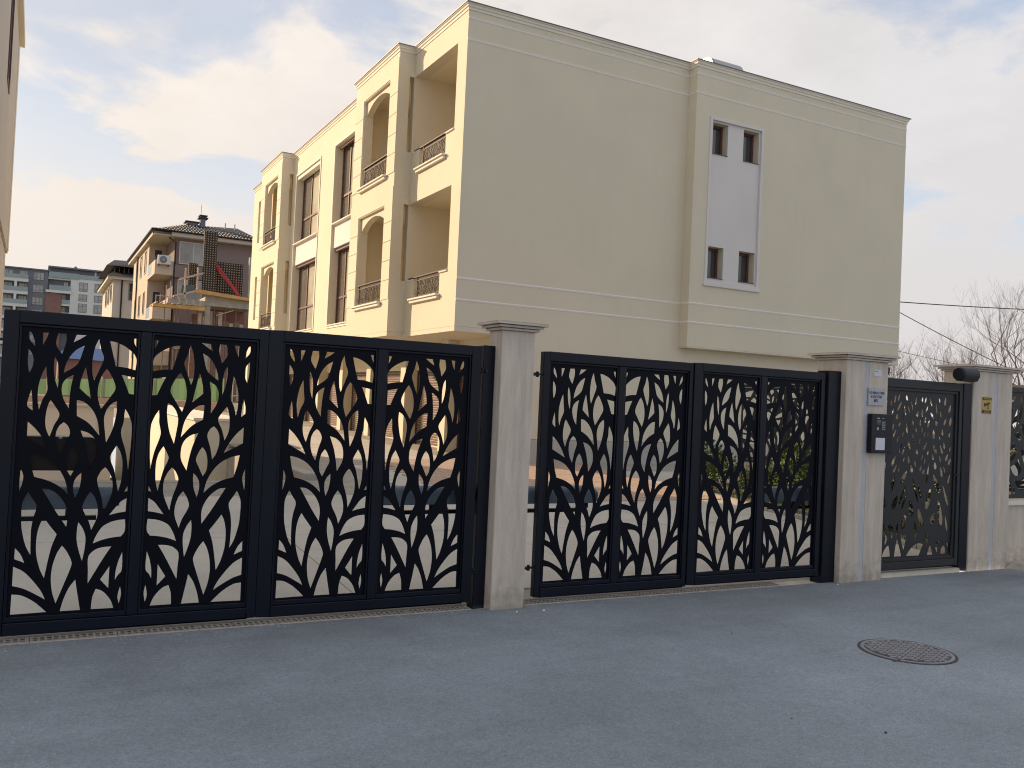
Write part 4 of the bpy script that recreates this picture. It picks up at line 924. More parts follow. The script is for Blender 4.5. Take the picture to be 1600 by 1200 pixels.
def dry_leaf(x, y_, a, s_, label):
    mb = MB(); c, d_ = math.cos(a), math.sin(a); P = lambda u, v, w: (x+(u*c-v*d_)*s_, y_+(u*d_+v*c)*s_, 0.002+w*s_)
    mb.poly([P(-1, 0, 0.1), P(-0.3, 0.38, 0.35), P(0, 0, 0.05)]); mb.poly([P(-0.3, 0.38, 0.35), P(0.5, 0.3, 0.4), P(1, 0, 0.25), P(0, 0, 0.05)]); mb.poly([P(-1, 0, 0.1), P(0, 0, 0.05), P(-0.3, -0.38, 0.3)]); mb.poly([P(0, 0, 0.05), P(1, 0, 0.25), P(0.5, -0.3, 0.45), P(-0.3, -0.38, 0.3)])
    single('dry_leaf', mb, M['wood_red'], label, 'leaf', (x, y_, 0), 'dry leaves on the asphalt')
dry_leaf(4.55, 4.95, 0.4, 0.02, 'small dry leaf on the asphalt in front of the right double gate'); dry_leaf(3.05, 2.75, 1.2, 0.018, 'small dry leaf near the bottom edge, below the manhole cover')

# ============================================================ PLANTS
def leaf_cloud(blobs, n, size, seed, droop=0.3):
    r = random.Random(seed); mb = MB(); tot = sum(b[3]*b[4]*b[5] for b in blobs)
    for b in blobs:
        k = int(n*b[3]*b[4]*b[5]/tot)
        for _ in range(k):
            while True:
                p = Vector((r.uniform(-1, 1), r.uniform(-1, 1), r.uniform(-1, 1)))
                if 0.25 < p.length < 1: break
            p = p*(0.75+0.25*r.random())
            c = Vector((b[0]+p.x*b[3], b[1]+p.y*b[4], b[2]+p.z*b[5]))
            d = (p.normalized()+Vector((r.uniform(-1, 1), r.uniform(-1, 1), r.uniform(-0.3, 1)))*0.9).normalized()
            s_ = size*r.uniform(0.6, 1.3); w_ = d.cross(Vector((r.uniform(-1, 1), r.uniform(-1, 1), r.uniform(-1, 1)))).normalized()*s_*0.28
            q = d.cross(w_).normalized()*s_*0.12
            mb.poly([c, c+d*s_*0.5+w_+q, c+d*s_, c+d*s_*0.5-w_+q])
    return mb
def shrub(x, y, z, rx, ry, h, n, label, seed, m='leaf', size=0.075):
    r = random.Random(seed); t = thing('shrub', label, 'shrub', (x, y, z), 'evergreen shrubs in the bed behind the gates')
    bl = []
    for i in range(7):
        a = r.uniform(0, 6.28); bl.append((x+rx*0.5*math.cos(a), y+ry*0.5*math.sin(a), z+h*r.uniform(0.3, 0.78), rx*r.uniform(0.4, 0.65), ry*r.uniform(0.4, 0.65), h*r.uniform(0.18, 0.3)))
    leaf_cloud(bl, n, size, seed).build('foliage', M[m], t, fix=False)
    mb = MB()
    for i in range(9):
        b = bl[i % 7]; mb.tube([(x+r.uniform(-0.1, 0.1), y+r.uniform(-0.1, 0.1), z-0.02), ((x+b[0])/2+r.uniform(-0.05, 0.05), (y+b[1])/2, z+h*0.3), (b[0], b[1], b[2]+b[5]*0.6)], [0.016, 0.011, 0.004], 5)
    mb.build('stem', M['bark'], t)
shrub(9.75, 11.35, gz(11.2), 0.5, 0.55, 0.95, 1600, 'yellow-green shrub at the far end of the bed, by the second last gate panel', 1)
shrub(10.25, 10.3, gz(10.3), 0.6, 0.6, 0.98, 2200, 'bushy green shrub standing in the middle of the row behind the gate', 2)
shrub(10.2, 9.2, gz(9.2), 0.55, 0.55, 0.9, 2000, 'green shrub seen through the last panel of the right double gate', 3)
shrub(10.35, 8.1, gz(8.1), 0.6, 0.55, 0.85, 1900, 'dark shrub seen through the left half of the pedestrian gate', 4, 'leaf_dark')
shrub(10.3, 7.2, gz(7.2), 0.6, 0.5, 0.85, 1900, 'dark shrub seen through the right half of the pedestrian gate', 5, 'leaf_dark')
structure('planting_bed', MB().hexa([(9.6, 6.7, 0), (11.25, 6.7, 0), (11.25, 12.2, 0.2), (9.6, 12.2, 0.2), (9.6, 6.7, gz(6.7)+0.04), (11.25, 6.7, gz(6.7)+0.04), (11.25, 12.2, gz(12.2)+0.04), (9.6, 12.2, gz(12.2)+0.04)]), M['earth'])
kb = bpy.data.objects.new('bed_kerb', None); C.objects.link(kb); kb['kind'] = 'structure'; LOC['bed_kerb'] = Vector((0, 0, 0))
y = 6.7
while y < 12.1:
    MB().hexa([(9.5, y+0.005, gz(y)-0.05), (9.595, y+0.005, gz(y)-0.05), (9.595, y+0.495, gz(y+.5)-0.05), (9.5, y+0.495, gz(y+.5)-0.05), (9.5, y+0.005, gz(y)+0.07), (9.595, y+0.005, gz(y)+0.07), (9.595, y+0.495, gz(y+.5)+0.07), (9.5, y+0.495, gz(y+.5)+0.07)]).build('kerb_stone', M['concrete'], kb, bevel=0.004); y += 0.5
r = random.Random(3); mb = MB()
for _ in range(2600):
    x, y = r.uniform(9.62, 11.2), r.uniform(6.72, 12.1); z = gz(y)+0.035; h = r.uniform(0.04, 0.11); a = r.uniform(0, 6.28); w_ = 0.006
    mb.poly([(x-w_*math.cos(a), y-w_*math.sin(a), z), (x+w_*math.cos(a), y+w_*math.sin(a), z), (x+r.uniform(-0.04, 0.04), y+r.uniform(-0.04, 0.04), z+h)])
gr = mb.build('grass', M['grass'], None, fix=False); tag(gr, 'short green grass growing between the shrubs', 'grass', kind='stuff')

def bare_tree(x, y, z0, h, label, seed, spread=0.55, n0=7, levels=4, thick=None, name='bare_tree'):
    r = random.Random(seed); t = thing(name, label, 'tree', (x, y, z0), 'leafless trees beyond the yard')
    th = thick or h*0.0115
    tr_ = MB(); br = MB(); base = Vector((x, y, z0)); top = base+Vector((r.uniform(-0.1, 0.1)*h, 0, h*0.42))
    tr_.tube([base, (base+top)/2+Vector((r.uniform(-0.02, 0.02)*h, 0, 0)), top], [th*1.3, th, th*0.75], 8)
    def grow(p, d, L, rad, lev):
        pts = [p]; k = 4; q = p; dd = d
        for i in range(k):
            dd = (dd+Vector((r.uniform(-1, 1), r.uniform(-1, 1), r.uniform(-0.35, 1.0)))*0.15).normalized(); q = q+dd*L/k; pts.append(q)
        br.tube(pts, [rad*(1-0.17*i) for i in range(k+1)], 4 if lev < 2 else 3, cap=False)
        if lev >= levels: return
        for i in range(3 if lev < levels-1 else 4):
            b = pts[min(k, 1+int(r.random()*k))] if i else pts[-1]
            ax = Vector((r.uniform(-1, 1), r.uniform(-1, 1), r.uniform(-0.4, 1))).normalized()
            grow(b, (dd*1.0+ax*0.75).normalized(), L*r.uniform(0.5, 0.75), rad*0.5, lev+1)
    for i in range(n0):
        a = 2*math.pi*i/n0+r.uniform(-0.4, 0.4); s_ = r.uniform(0.25, 1.0)*spread*1.6
        b = base+(top-base)*r.uniform(0.35, 1.0)
        grow(b, Vector((math.cos(a)*s_, math.sin(a)*s_, r.uniform(0.7, 1.1))).normalized(), h*r.uniform(0.26, 0.38), th*0.55, 0)
    tr_.build('trunk', M['bark'], t); br.build('crown', M['bark'], t, fix=False)
    return t
bare_tree(41.0, 25.5, 0.2, 7.9, 'large bare tree at the right edge behind the sticker pillar', 21, 0.6, 10, 5)
bare_tree(45.0, 27, 0.2, 8.8, 'bare tree whose upright branches touch the right edge', 22, 0.55, 9, 5)
bare_tree(38.2, 27, 0.2, 5.8, 'bare tree left of the large one, above the drum lamp', 23, 0.6, 7, 5)
bare_tree(33.9, 24.5, 0.2, 4.9, 'small bare tree rising above the middle of the pedestrian gate', 24, 0.6, 10, 4)
bare_tree(31.2, 25, 0.2, 4.6, 'small bare tree touching the right end of the cream building', 25, 0.5, 9, 4)
bare_tree(30.0, 24.6, 0.2, 4.4, 'small bare tree directly under the far corner of the cream building', 26, 0.4, 8, 4)
bare_tree(35.6, 23.4, 0.2, 4.3, 'low bare tree behind the drum lamp', 27, 0.6, 9, 4)
def bush_row(x0, y0, x1, y1, z, h, n, label, seed):
    bl = []; r = random.Random(seed); k = 9
    for i in range(k):
        t = (i+0.5)/k; bl.append((x0+(x1-x0)*t+r.uniform(-0.3, 0.3), y0+(y1-y0)*t, z+h*r.uniform(0.3, 0.5), abs(x1-x0)/k*0.8, 0.8, h*r.uniform(0.35, 0.55)))
    tt = thing('boundary_hedge', label, 'hedge', ((x0+x1)/2, (y0+y1)/2, z)); leaf_cloud(bl, n, 0.16, seed).build('foliage', M['leaf_dark'], tt, fix=False)
    mb = MB()
    for b in bl: mb.tube([(b[0], b[1], z), (b[0], b[1], b[2])], 0.04, 5)
    mb.build('stem', M['bark'], tt)
bush_row(20.5, 22, 60, 22, 0.3, 1.7, 7000, 'dark boundary hedge far beyond the pedestrian gate', 8)

# overhead cables and their pole
pole = thing('utility_pole', 'distant concrete utility pole hidden behind the cream building', 'pole', (26.5, 25.2, 0.4))
MB().tube([(26.5, 25.2, 0.2), (26.5, 25.2, 7.75)], [0.13, 0.09], 10).build('shaft', M['concrete'], pole); MB().box(26.1, 26.9, 25.16, 25.24, 6.4, 6.5).build('crossarm', M['concrete'], pole)
pole2 = thing('utility_pole', 'concrete utility pole just outside the right edge', 'pole', (50, 25.2, 0.4))
MB().tube([(50, 25.2, 0.1), (50, 25.2, 7.9)], [0.13, 0.09], 10).build('shaft', M['concrete'], pole2)
def cable(p, q, sag, rad, label):
    p, q = Vector(p), Vector(q); pts = [p.lerp(q, i/24)-Vector((0, 0, sag*4*(i/24)*(1-i/24))) for i in range(25)]
    single('overhead_cable', MB().tube(pts, rad, 5), M['cable'], label, 'cable', tuple(p), 'overhead cables')
cable((26.5, 25, 6.35), (50, 25, 7.75), 0.16, 0.022, 'thick dark cable crossing level over the bare trees')
cable((26.5, 25.1, 7.60), (38.5, 24.8, 4.2), 0.12, 0.017, 'cable sloping down from the cream building into the big bare tree')
cable((26.5, 25.1, 4.98), (36, 25, 4.12), 0.03, 0.010, 'thin cable above the small bare trees')

# ============================================================ BEYOND THE YARD
gm = thing('mesh_hoarding', 'green mesh hoarding in front of the unfinished building', 'hoarding', (1, 36.4, 0.83))
gx = [-5, -3.2, -1.4, 0.4, 2.2, 4.0, 5.8, 6.62]
for i in range(len(gx)-1):
    a, b = gx[i], gx[i+1]; za, zb = 1.70+(a+0.05)*0.055, 1.70+(b+0.05)*0.055; n = 8; mb = MB()
    for k in range(n):
        t0, t1 = k/n, (k+1)/n; f0 = 0.05*math.sin(t0*14+i), 0.05*math.sin(t1*14+i); X0, X1 = a+0.03+(b-a-0.06)*t0, a+0.03+(b-a-0.06)*t1; Z0, Z1 = za+(zb-za)*t0, za+(zb-za)*t1
        mb.hexa([(X0, 36.36+f0[0], 1.16), (X1, 36.36+f0[1], 1.16), (X1, 36.364+f0[1], 1.16), (X0, 36.364+f0[0], 1.16), (X0, 36.36+f0[0], Z0), (X1, 36.36+f0[1], Z1), (X1, 36.364+f0[1], Z1), (X0, 36.364+f0[0], Z0)])
    mb.build('mesh_sheet', M['hessian'], gm); MB().tube([(a, 36.42, 0.8), (a, 36.42, za+0.08)], 0.03, 6).build('post', M['wood_pale'], gm)
low = thing('low_brick_wall', 'low tan brick wall below the green hoarding', 'wall', (1, 35.8, 0.8)); box('wall', -6, 6.6, 35.6, 35.9, 0.6, 1.12, M['tan_brick'], low)
fr_ = thing('brace_frame', 'galvanised brace frame standing between the hoarding and the cream building', 'scaffold frame', (7.2, 36.6, 0.8))
for (p, q) in (((7.0, 36.8, 0.8), (7.0, 36.8, 2.2)), ((7.5, 36.8, 0.8), (7.5, 36.8, 2.2)), ((7.0, 36.8, 2.15), (7.5, 36.8, 2.15)), ((7.0, 36.8, 1.4), (7.5, 36.8, 1.4)), ((7.0, 36.8, 0.8), (7.5, 36.8, 1.4)), ((7.0, 36.8, 2.15), (7.5, 36.8, 1.4))): MB().tube([p, q], 0.02, 6).build('tube', M['zinc'], fr_)
bs = thing('blue_roof_shed', 'low brick shed with a blue sheet roof glimpsed through the leftmost gate leaf', 'shed', (2.2, 46, 0.83))
box('wall', 0.9, 3.2, 46, 49, 0.6, 2.75, M['brick_red'], bs); MB().hexa([(0.7, 45.8, 2.76), (3.4, 45.8, 2.70), (3.4, 49.2, 2.70), (0.7, 49.2, 2.76), (1.3, 46.6, 3.35), (2.9, 46.6, 3.3), (2.9, 48.4, 3.3), (1.3, 48.4, 3.35)]).build('roof', M['bluetarp'], bs)

# grey-mauve house with hipped tile roof
H = thing('tiled_roof_house', 'mauve and cream three-storey house with dark tiled hip roof behind the building site', 'house', (8.3, 67.5, 0.83))
box('main_wall', 8.3, 14.2, 67.5, 84, 0.5, 12.35, M['mauve'], H)
box('wing_wall', 7.1, 8.298, 72.2, 84, 0.5, 12.35, M['house_cream'], H)
box('corner_pier', 8.301, 8.8, 67.45, 67.499, 0.5, 12.3, M['house_white'], H) if False else None
# eaves: fascia boards, soffit, roof
MB().box(6.85, 14.4, 66.9, 86, 12.35, 12.40).build('soffit', M['house_white'], H)
MB().box(8.0, 14.42, 66.86, 66.92, 12.37, 12.62).box(6.83, 8.02, 67.5, 67.56, 12.34, 12.66).box(6.80, 6.86, 67.5, 86.0, 12.34, 12.66).box(8.0, 8.06, 66.92, 67.5, 12.37, 12.62).build('fascia', M['house_white'], H)
roofpts = [(6.72, 67.3, 12.66), (8.0, 66.75, 12.66), (14.5, 66.75, 12.66), (14.5, 86.2, 12.66), (6.72, 86.2, 12.66)]
ra, rb_ = (10.6, 71.0, 14.05), (10.6, 82.0, 14.1)
RA, RB = (9.6, 72.0, 14.15), (13.4, 72.0, 14.35)
mb = MB(); E0, E1, E2, E3 = (6.72, 66.75, 12.66), (14.5, 66.75, 12.66), (14.5, 86.2, 12.66), (6.72, 86.2, 12.66); RC, RD = (13.4, 81, 14.35), (9.6, 81, 14.15)
mb.poly([E0, E1, RB, RA]); mb.poly([E1, E2, RC, RB]); mb.poly([E2, E3, RD, RC]); mb.poly([E3, E0, RA, RD]); mb.poly([RA, RB, RC, RD]); mb.poly([E0, E3, E2, E1])
rf_ = mb.build('roof', M['tiles'], H)
# tile rolls down the front slope, real ridges
mb = MB(); x = 6.9
while x < 14.4:
    t = min(1, max(0, (x-6.72)/(9.6-6.72))) if x < 9.6 else (1 if x < 13.4 else max(0, (14.5-x)/1.1))
    yt = 66.75+(72.0-66.75)*t; k = max(1, int(6*t+0.5))
    for j in range(k):
        a, b = j/k*t, (j+1)/k*t; zz = lambda s_: 12.66+(14.2-12.66)*s_
        mb.hexa([(x, 66.75+5.25*a, zz(a)+0.02), (x+0.11, 66.75+5.25*a, zz(a)+0.02), (x+0.11, 66.75+5.25*b, zz(b)-0.0), (x, 66.75+5.25*b, zz(b)), (x+0.02, 66.75+5.25*a, zz(a)+0.12), (x+0.09, 66.75+5.25*a, zz(a)+0.12), (x+0.09, 66.75+5.25*b, zz(b)+0.05), (x+0.02, 66.75+5.25*b, zz(b)+0.05)])
    x += 0.23
mb.build('tile_roll', M['tiles'], rf_, kind='stuff')
MB().tube([(6.72, 66.7, 12.68), (14.5, 66.7, 12.66)], 0.07, 6).build('gutter', M['black'], H); MB().tube([(6.68, 66.75, 12.68), (6.68, 86.2, 12.66)], 0.07, 6).build('gutter', M['black'], H)
def chimney(x0, x1, y0, y1, z0, z1, cap, lb=None):
    o = box('chimney', x0, x1, y0, y1, z0, z1, M['dark_wall'], rf_)
    return o
chimney(10.5, 10.85, 71.0, 71.6, 13.4, 14.6, 0); MB().box(10.33, 11.02, 70.85, 71.75, 14.6, 14.68).box(10.38, 10.97, 70.9, 71.7, 14.78, 14.86).box(10.45, 10.9, 70.95, 71.65, 14.68, 14.78).build('chimney_cap', M['tiles'], rf_)
chimney(9.55, 10.35, 71.2, 72.2, 13.6, 14.25, 0); MB().box(9.42, 10.45, 71.1, 72.3, 14.25, 14.33).build('chimney_cap', M['tiles'], rf_)
MB().tube([(10.55, 71.3, 14.8), (10.55, 71.3, 15.7)], 0.012, 5).build('lightning_rod', M['black'], rf_)
for x in (12.3, 13.0): MB().tube([(x, 70.9, 13.6), (x, 70.9, 14.45)], 0.05, 6).build('vent_pipe', M['zinc'], rf_)
w_ = window_y(8.62, 10.30, 10.50, 12.12, 67.42, H, fr=0.06, mull=(9.6,), glass=M['far_pane'], frame=M['house_white'])
box('low_wall', 8.38, 10.35, 67.30, 67.40, 9.50, 10.40, M['mauve'], H)
window_y(8.62, 10.30, 7.6, 9.4, 67.42, H, fr=0.06, mull=(9.2,), glass=M['far_pane'], frame=M['house_white'])
window_y(8.62, 9.7, 4.4, 6.2, 67.42, H, fr=0.06, glass=M['far_pane'], frame=M['house_white'])
window_y(11.2, 12.6, 9.0, 10.8, 67.42, H, fr=0.06, mull=(11.9,), glass=M['far_pane'], frame=M['house_white'])
MB().tube([(7.9, 67.45, 12.3), (8.35, 67.42, 12.0), (8.35, 67.42, 0.8)], 0.055, 6).build('downpipe', M['black'], H)
for zt, zb in ((10.62, 9.62), (7.40, 6.45), (4.2, 3.2)):
    b_ = MB().box(7.05, 8.29, 67.45, 72.3, zb, zb+0.18).box(7.05, 8.29, 67.45, 67.6, zb+0.18, zt).box(7.05, 7.18, 67.6, 69.4, zb+0.18, zt).build('balcony', M['house_cream'], H)
    box('balcony_glass', 7.08, 7.12, 69.4, 72.2, zb+0.2, zt+0.05, M['far_glass'], b_)
    window_y(7.45, 8.05, zb+0.9 if zt > 5 else zb+0.5, zb+2.4, 72.14, H, fr=0.05, glass=M['glass'], frame=M['house_white'])
    for k in range(3): window_x(73.6+k*3.3, 74.9+k*3.3, zb+0.7, zb+2.5, 7.06, H, fr=0.08, glass=M['glass'], frame=M['house_cream'])
MB().tube([(7.02, 79.9, 12.3), (7.02, 79.9, 0.8)], 0.06, 6).build('downpipe', M['black'], H)
ac = thing('air_conditioner', 'white outdoor air conditioner unit on the top balcony of the tiled house', 'air conditioner', (7.63, 67.4, 10.3))
box('case', 7.2, 8.05, 67.05, 67.42, 10.30, 10.94, M['white_ac'], ac, bevel=0.02)
MB().tube([(7.55, 67.049, 10.62), (7.55, 67.03, 10.62)], 0.25, 18).build('fan_grille', M['dark_wall'], ac); MB().tube([(7.55, 67.029, 10.62), (7.55, 67.022, 10.62)], 0.07, 10).build('fan_hub', M['zinc'], ac)
MB().box(7.25, 7.3, 67.1, 67.45, 10.2, 10.298).box(7.9, 7.95, 67.1, 67.45, 10.2, 10.298).build('bracket', M['black'], ac)

# house further back
H2 = thing('far_house', 'pale two-pitch house with an unfinished roof gallery left of the tiled house', 'house', (6.1, 93, 0.83))
box('wall', 6.12, 12, 93, 108, 0.5, 11.7, M['house_white'], H2)
box('eaves', 5.6, 12.2, 92.5, 108.5, 11.705, 12.0, M['house_white'], H2)
mb = MB().hexa([(5.5, 92.3, 12.005), (12.3, 92.3, 12.005), (12.3, 108.6, 12.005), (5.5, 108.6, 12.005), (6.2, 95, 12.7), (12, 95, 12.9), (12, 106, 12.9), (6.2, 106, 12.7)]); r2 = mb.build('roof', M['tiles'], H2)
for k in range(5): box('gallery_post', 6.25+k*0.42, 6.33+k*0.42, 94.6, 94.7, 12.45, 13.15, M['wood_red'], r2)
MB().hexa([(5.5, 93.6, 13.1), (12.4, 93.6, 13.1), (12.4, 107, 13.1), (5.5, 107, 13.1), (6.3, 96, 13.95), (12.2, 96, 14.2), (12.2, 105, 14.2), (6.3, 105, 13.95)]).build('gallery_roof', M['tiles'], r2)
box('gallery_beam', 8.2, 12, 94.5, 94.75, 12.5, 13.08, M['wood_red'], r2)
MB().tube([(6.88, 92.92, 11.7), (6.88, 92.92, 1)], 0.07, 6).build('downpipe', M['black'], H2)
window_y(7.5, 8.3, 9.85, 11.5, 92.93, H2, fr=0.07, trans=(10.6,), glass=M['glass'], frame=M['dark_wall']); window_y(7.35, 8.2, 5.6, 7.5, 92.93, H2, fr=0.07, glass=M['far_pane'], frame=M['wood_red'])
for zb in (9.7, 6.4):
    for k in range(3): window_x(94.2+k*3.4, 95.8+k*3.4, zb, zb+1.7, 6.05, H2, fr=0.08, glass=M['glass'], frame=M['house_cream'])

# ---------------------------------------------------------- building site
S = thing('unfinished_building', 'unfinished concrete storey with timber decks in front of the tiled house', 'building site', (9.7, 61.5, 0.83))
MB().box(9.62, 12.7, 61.4, 66, 7.13, 7.72).build('concrete_beam', M['concrete'], S)
box('concrete_column', 9.66, 9.98, 61.45, 61.8, 0.6, 7.125, M['concrete'], S); box('concrete_column', 12.35, 12.68, 61.38, 61.7, 7.73, 10.65, M['concrete'], S)
MB().box(7.3, 9.6, 61.3, 65, 7.06, 7.42).build('floor_slab', M['concrete'], S)
x = 10.05; k = 0; rnd = random.Random(9)
while x < 12.6:
    w0 = rnd.uniform(0.16, 0.30); zt = 6.85 if x < 10.9 else rnd.uniform(6.1, 6.3)
    box('board', x, min(x+w0-0.02, 12.65), 62.0+rnd.uniform(0, 0.1), 62.2, 0.9, zt, M['wood_red'] if k % 3 else M['wood_pale'], S); x += w0; k += 1
box('back_wall', 9.98, 12.7, 64.0, 64.2, 0.9, 7.12, M['brick_red'], S)
for x in (10.3, 11.0, 11.7, 12.3): MB().tube([(x, 61.7, 0.9), (x, 61.7, 7.12)], 0.035, 6).build('steel_prop', M['wood_red'], S)
MB().tube([(10.4, 61.6, 6.55), (11.5, 61.6, 6.98)], 0.04, 5).build('brace', M['wood_pale'], S)
dk = MB().hexa([(6.36, 60.6, 6.75), (9.5, 60.6, 6.70), (9.5, 61.3, 6.70), (6.36, 61.3, 6.75), (6.36, 60.6, 6.92), (9.5, 60.6, 6.98), (9.5, 61.3, 6.98), (6.36, 61.3, 6.92)]).build('timber_deck', M['wood'], S)
for k in range(9): MB().box(6.5+k*0.33, 6.62+k*0.33, 60.5, 64, 6.985, 7.05).build('joist', M['wood_pale'], S)
for k in range(4): MB().tube([(7.9+k*0.42, 60.55, 7.02), (7.95+k*0.42, 60.55, 7.2), (7.85+k*0.42, 60.55, 7.38)], 0.05, 5).build('clamp', M['wood_pale'], S)
for x in (7.1, 7.75, 7.95, 8.5, 9.15): MB().tube([(x, 61.0, 0.9), (x, 61.0, 6.69)], 0.035, 6).build('steel_prop', M['wood_red'], S)
box('timber_post', 9.2, 9.42, 61.2, 61.35, 0.9, 6.6, M['wood_pale'], S); box('boarded_wall', 9.0, 9.6, 62.6, 62.8, 0.9, 6.6, M['wood_red'], S)
yb = MB().hexa([(8.98, 60.9, 7.86), (12.5, 60.9, 7.64), (12.5, 61.35, 7.64), (8.98, 61.35, 7.86), (8.98, 60.9, 8.12), (12.5, 60.9, 7.84), (12.5, 61.35, 7.84), (8.98, 61.35, 8.12)]).build('edge_beam', M['wood'], S)
MB().hexa([(7.6, 61.0, 7.5), (9.0, 61.0, 7.95), (9.0, 61.4, 7.95), (7.6, 61.4, 7.5), (7.6, 61.0, 7.6), (9.0, 61.0, 8.07), (9.0, 61.4, 8.07), (7.6, 61.4, 7.6)]).build('ramp_board', M['wood_pale'], S)
box('guard_post', 8.22, 8.32, 61.0, 61.1, 7.45, 9.42, M['wood_pale'], S); box('guard_post', 8.98, 9.07, 61.0, 61.1, 8.05, 9.55, M['wood_pale'], S)
MB().hexa([(7.9, 60.95, 8.60), (9.35, 60.95, 9.12), (9.35, 61.0, 9.12), (7.9, 61.0, 8.60), (7.9, 60.95, 8.72), (9.35, 60.95, 9.25), (9.35, 61.0, 9.25), (7.9, 61.0, 8.72)]).build('guard_rail', M['wood_pale'], S)
for (x, z1) in ((7.15, 8.2), (7.4, 8.5), (6.55, 7.5), (6.8, 7.6)): MB().tube([(x, 61.1, 6.95), (x, 61.1, z1)], 0.03, 5).build('guard_post', M['wood_pale'], S)
MB().tube([(6.5, 61.1, 7.5), (7.9, 61.1, 7.45)], 0.025, 5).build('guard_rail', M['wood_pale'], S)
def formwork(label, x0, x1, z0, z1, y, nx, nz):
    t = thing('formwork_panel', label, 'formwork', ((x0+x1)/2, y, z0), 'shuttering panels on the site'); LOC[t.name] = Vector(((x0+x1)/2, y, z0))
    box('backing', x0, x1, y+0.05, y+0.3, z0, z1, M['formwork'], t)
    dx, dz = (x1-x0)/nx, (z1-z0)/nz
    MB().wall('y', y, y+0.03, x0, x1, z0, z1, [(x0+(i+0.25)*dx, x0+(i+0.75)*dx, z0+(j+0.25)*dz, z0+(j+0.75)*dz) for i in range(nx) for j in range(nz)]).build('waffle_frame', M['formwork'], t, fix=False)
    box('plywood', x0+0.01, x1-0.01, y+0.032, y+0.048, z0+0.01, z1-0.01, M['formwork_hole'], t)
formwork('tall waffle-pattern column shuttering', 9.40, 10.22, 8.0, 12.1, 61.5, 5, 27)
formwork('wide low waffle-pattern wall shuttering right of the column', 10.26, 12.05, 7.85, 10.17, 61.9, 11, 14)
formwork('small shuttering panel left of the column, with red patches', 8.57, 9.12, 8.3, 9.9, 61.9, 4, 11)
rp = thing('raking_prop', 'bright red steel prop leaning against the wall shuttering', 'prop', (11.65, 61.0, 7.9))
for dx in (0, 0.16): MB().tube([(10.15+dx, 61.75, 9.92+dx*0.3), (11.62+dx*0.6, 60.95, 7.95)], 0.055, 6).build('steel_tube', M['red'], rp)
for i in range(7): t = i/7; MB().tube([(10.15+1.47*t, 61.75-0.8*t, 9.92-1.97*t), (10.31+1.40*t+0.08, 61.75-0.8*t, 9.90-1.95*t-0.12)], 0.03, 4).build('rung', M['red'], rp)
MB().tube([(11.62, 61.3, 7.95), (11.5, 61.3, 9.0)], 0.035, 5).build('strut', M['red'], rp)
tp = thing('teal_sheet', 'teal plastic sheet hung behind the guard rail of the site', 'sheet', (8.6, 61.6, 8.0)); MB().hexa([(8.1, 61.6, 7.75), (9.0, 61.6, 8.1), (9.0, 61.63, 8.1), (8.1, 61.63, 7.75), (8.15, 61.6, 8.35), (9.0, 61.6, 8.45), (9.0, 61.63, 8.45), (8.15, 61.63, 8.35)]).build('sheet', M['screen'], tp)

# ---------------------------------------------------------- distant apartment blocks
A = thing('apartment_block', 'slate-grey apartment block with glazed white balconies at the far left', 'building', (-3, 247, 0.83))
AY = 247
box('wall', -10, 1.6, AY, AY+14, 0.5, 28.9, M['dark_wall'], A)
box('roof_slab', -8, 1.9, AY-0.4, AY+14, 28.91, 29.2, M['dark_wall'], A)
for k, zt in enumerate((26.4, 23.35, 20.3, 17.25, 14.2, 11.1, 8.0)):
    s_ = box('balcony', -8.2, -2.6, AY-1.6, AY-0.01, zt-0.75, zt, M['pale_wall'], A)
    box('balcony_glass', -8.2, -2.65, AY-1.66, AY-1.62, zt, zt+1.0, M['far_glass'], s_)
    if k: box('balcony_pier', -5.55, -5.0, AY-1.6, AY-0.02, zt+0.002, zt+2.3, M['pale_wall'], s_)
    window_y(-7.9, -5.9, zt+0.1, zt+2.1, AY-0.06, A, fr=0.12, mull=(-6.9,), glass=M['far_pane'], frame=M['dark_wall']); window_y(-4.7, -2.8, zt+0.1, zt+2.1, AY-0.06, A, fr=0.12, mull=(-3.4,), glass=M['far_pane'], frame=M['dark_wall'])
    window_y(-1.65, 0.72, zt+0.1, zt+2.0, AY-0.08, A, fr=0.10, mull=(-0.9, -0.05), trans=(zt+0.65,), glass=M['far_pane'], frame=M['dark_wall'])
A2 = thing('apartment_block', 'white apartment block with dark set-back top floor and a red brick stair panel', 'building', (9, 247, 0.83))
box('wall', 6.62, 22, AY, AY+14, 0.5, 27.75, M['pale_wall'], A2)
box('dark_wall', 1.62, 6.6, AY+1.2, AY+14, 0.5, 28.4, M['dark_wall'], A2)
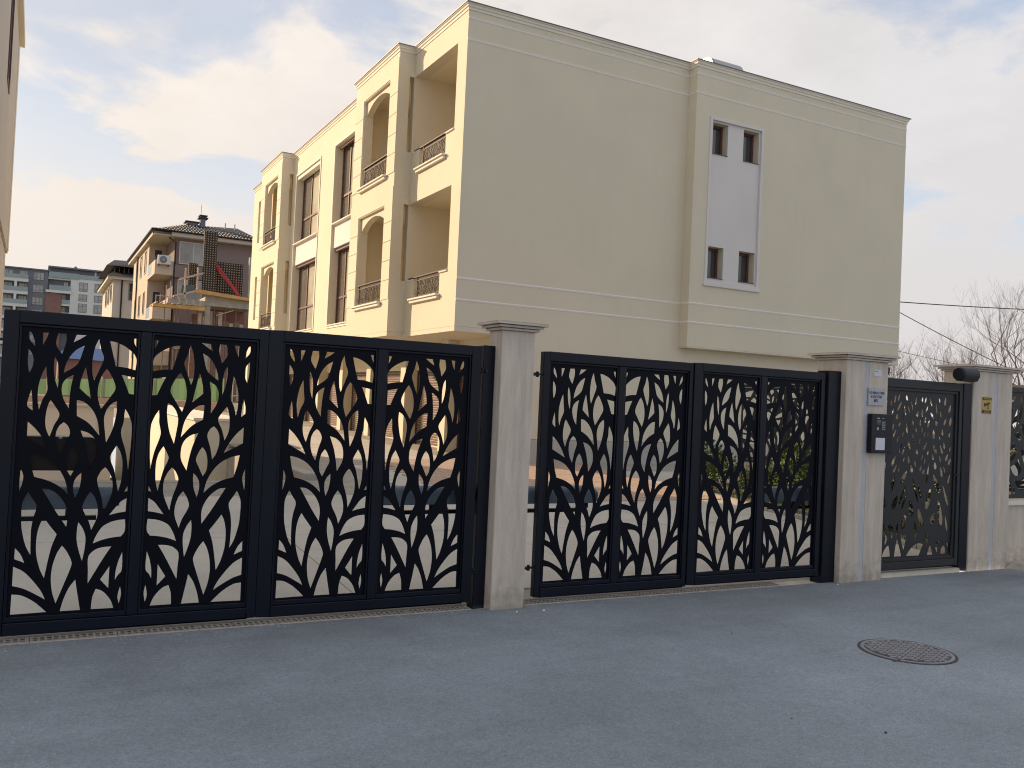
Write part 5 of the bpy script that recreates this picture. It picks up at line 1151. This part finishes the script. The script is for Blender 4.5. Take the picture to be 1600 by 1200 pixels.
box('top_floor', 1.7, 22, AY+1.6, AY+13, 28.42, 30.0, M['dark_wall'], A2); box('roof_slab', 1.5, 22, AY+0.5, AY+14, 30.02, 30.4, M['dark_wall'], A2)
box('brick_panel', 1.25, 4.75, AY-0.3, AY+1.1, 0.5, 23.7, M['brick_red'], A2)
box('balcony', 1.2, 6.9, AY-0.6, AY+1.15, 23.75, 24.35, M['pale_wall'], A2); box('balcony_glass', 1.9, 6.6, AY-0.5, AY-0.45, 24.36, 25.6, M['far_glass'], A2)
box('balcony', 1.5, 6.6, AY+0.2, AY+1.15, 27.1, 27.5, M['pale_wall'], A2); box('balcony_glass', 1.7, 8.4, AY-0.15, AY-0.1, 27.5, 28.9, M['far_glass'], A2); box('balcony_glass', 8.4, 22, AY-0.15, AY-0.1, 27.76, 28.75, M['far_glass'], A2)
for zt in (21.2, 18.1, 15.0): box('balcony', 4.8, 6.6, AY+0.0, AY+1.15, zt-0.5, zt, M['pale_wall'], A2); box('balcony_glass', 4.8, 6.6, AY-0.05, AY-0.01, zt, zt+1.0, M['far_glass'], A2); window_y(4.9, 5.6, zt+0.1, zt+2.3, AY+1.14, A2, fr=0.1, glass=M['far_pane'], frame=M['pale_wall'])
window_y(5.2, 6.0, 24.4, 26.6, AY+1.14, A2, fr=0.1, glass=M['far_pane'], frame=M['pale_wall'])
for k, (za, zb) in enumerate(((24.65, 26.85), (22.2, 23.9), (19.4, 21.6), (16.3, 18.4))):
    for x0 in (8.55, 12.05): window_y(x0, x0+1.9, za, zb, AY-0.08, A2, fr=0.10, mull=(x0+0.95,), trans=(za+0.6 if k != 2 else zb-0.7,), glass=M['far_pane'] , frame=M['dark_wall'])
box('rendered_column', 11.95, 12.35, AY+1.4, AY+1.59, 28.42, 29.9, M['pale_wall'], A2)
for x in (7.2, 13.9): MB().box(x, x+0.8, AY+2, AY+3, 30.42, 30.75).build('roof_vent', M['dark_wall'], A2); MB().tube([(x+0.4, AY+2.5, 30.76), (x+0.4, AY+2.5, 31.0)], 0.28, 10).build('vent_cowl', M['zinc'], A2)
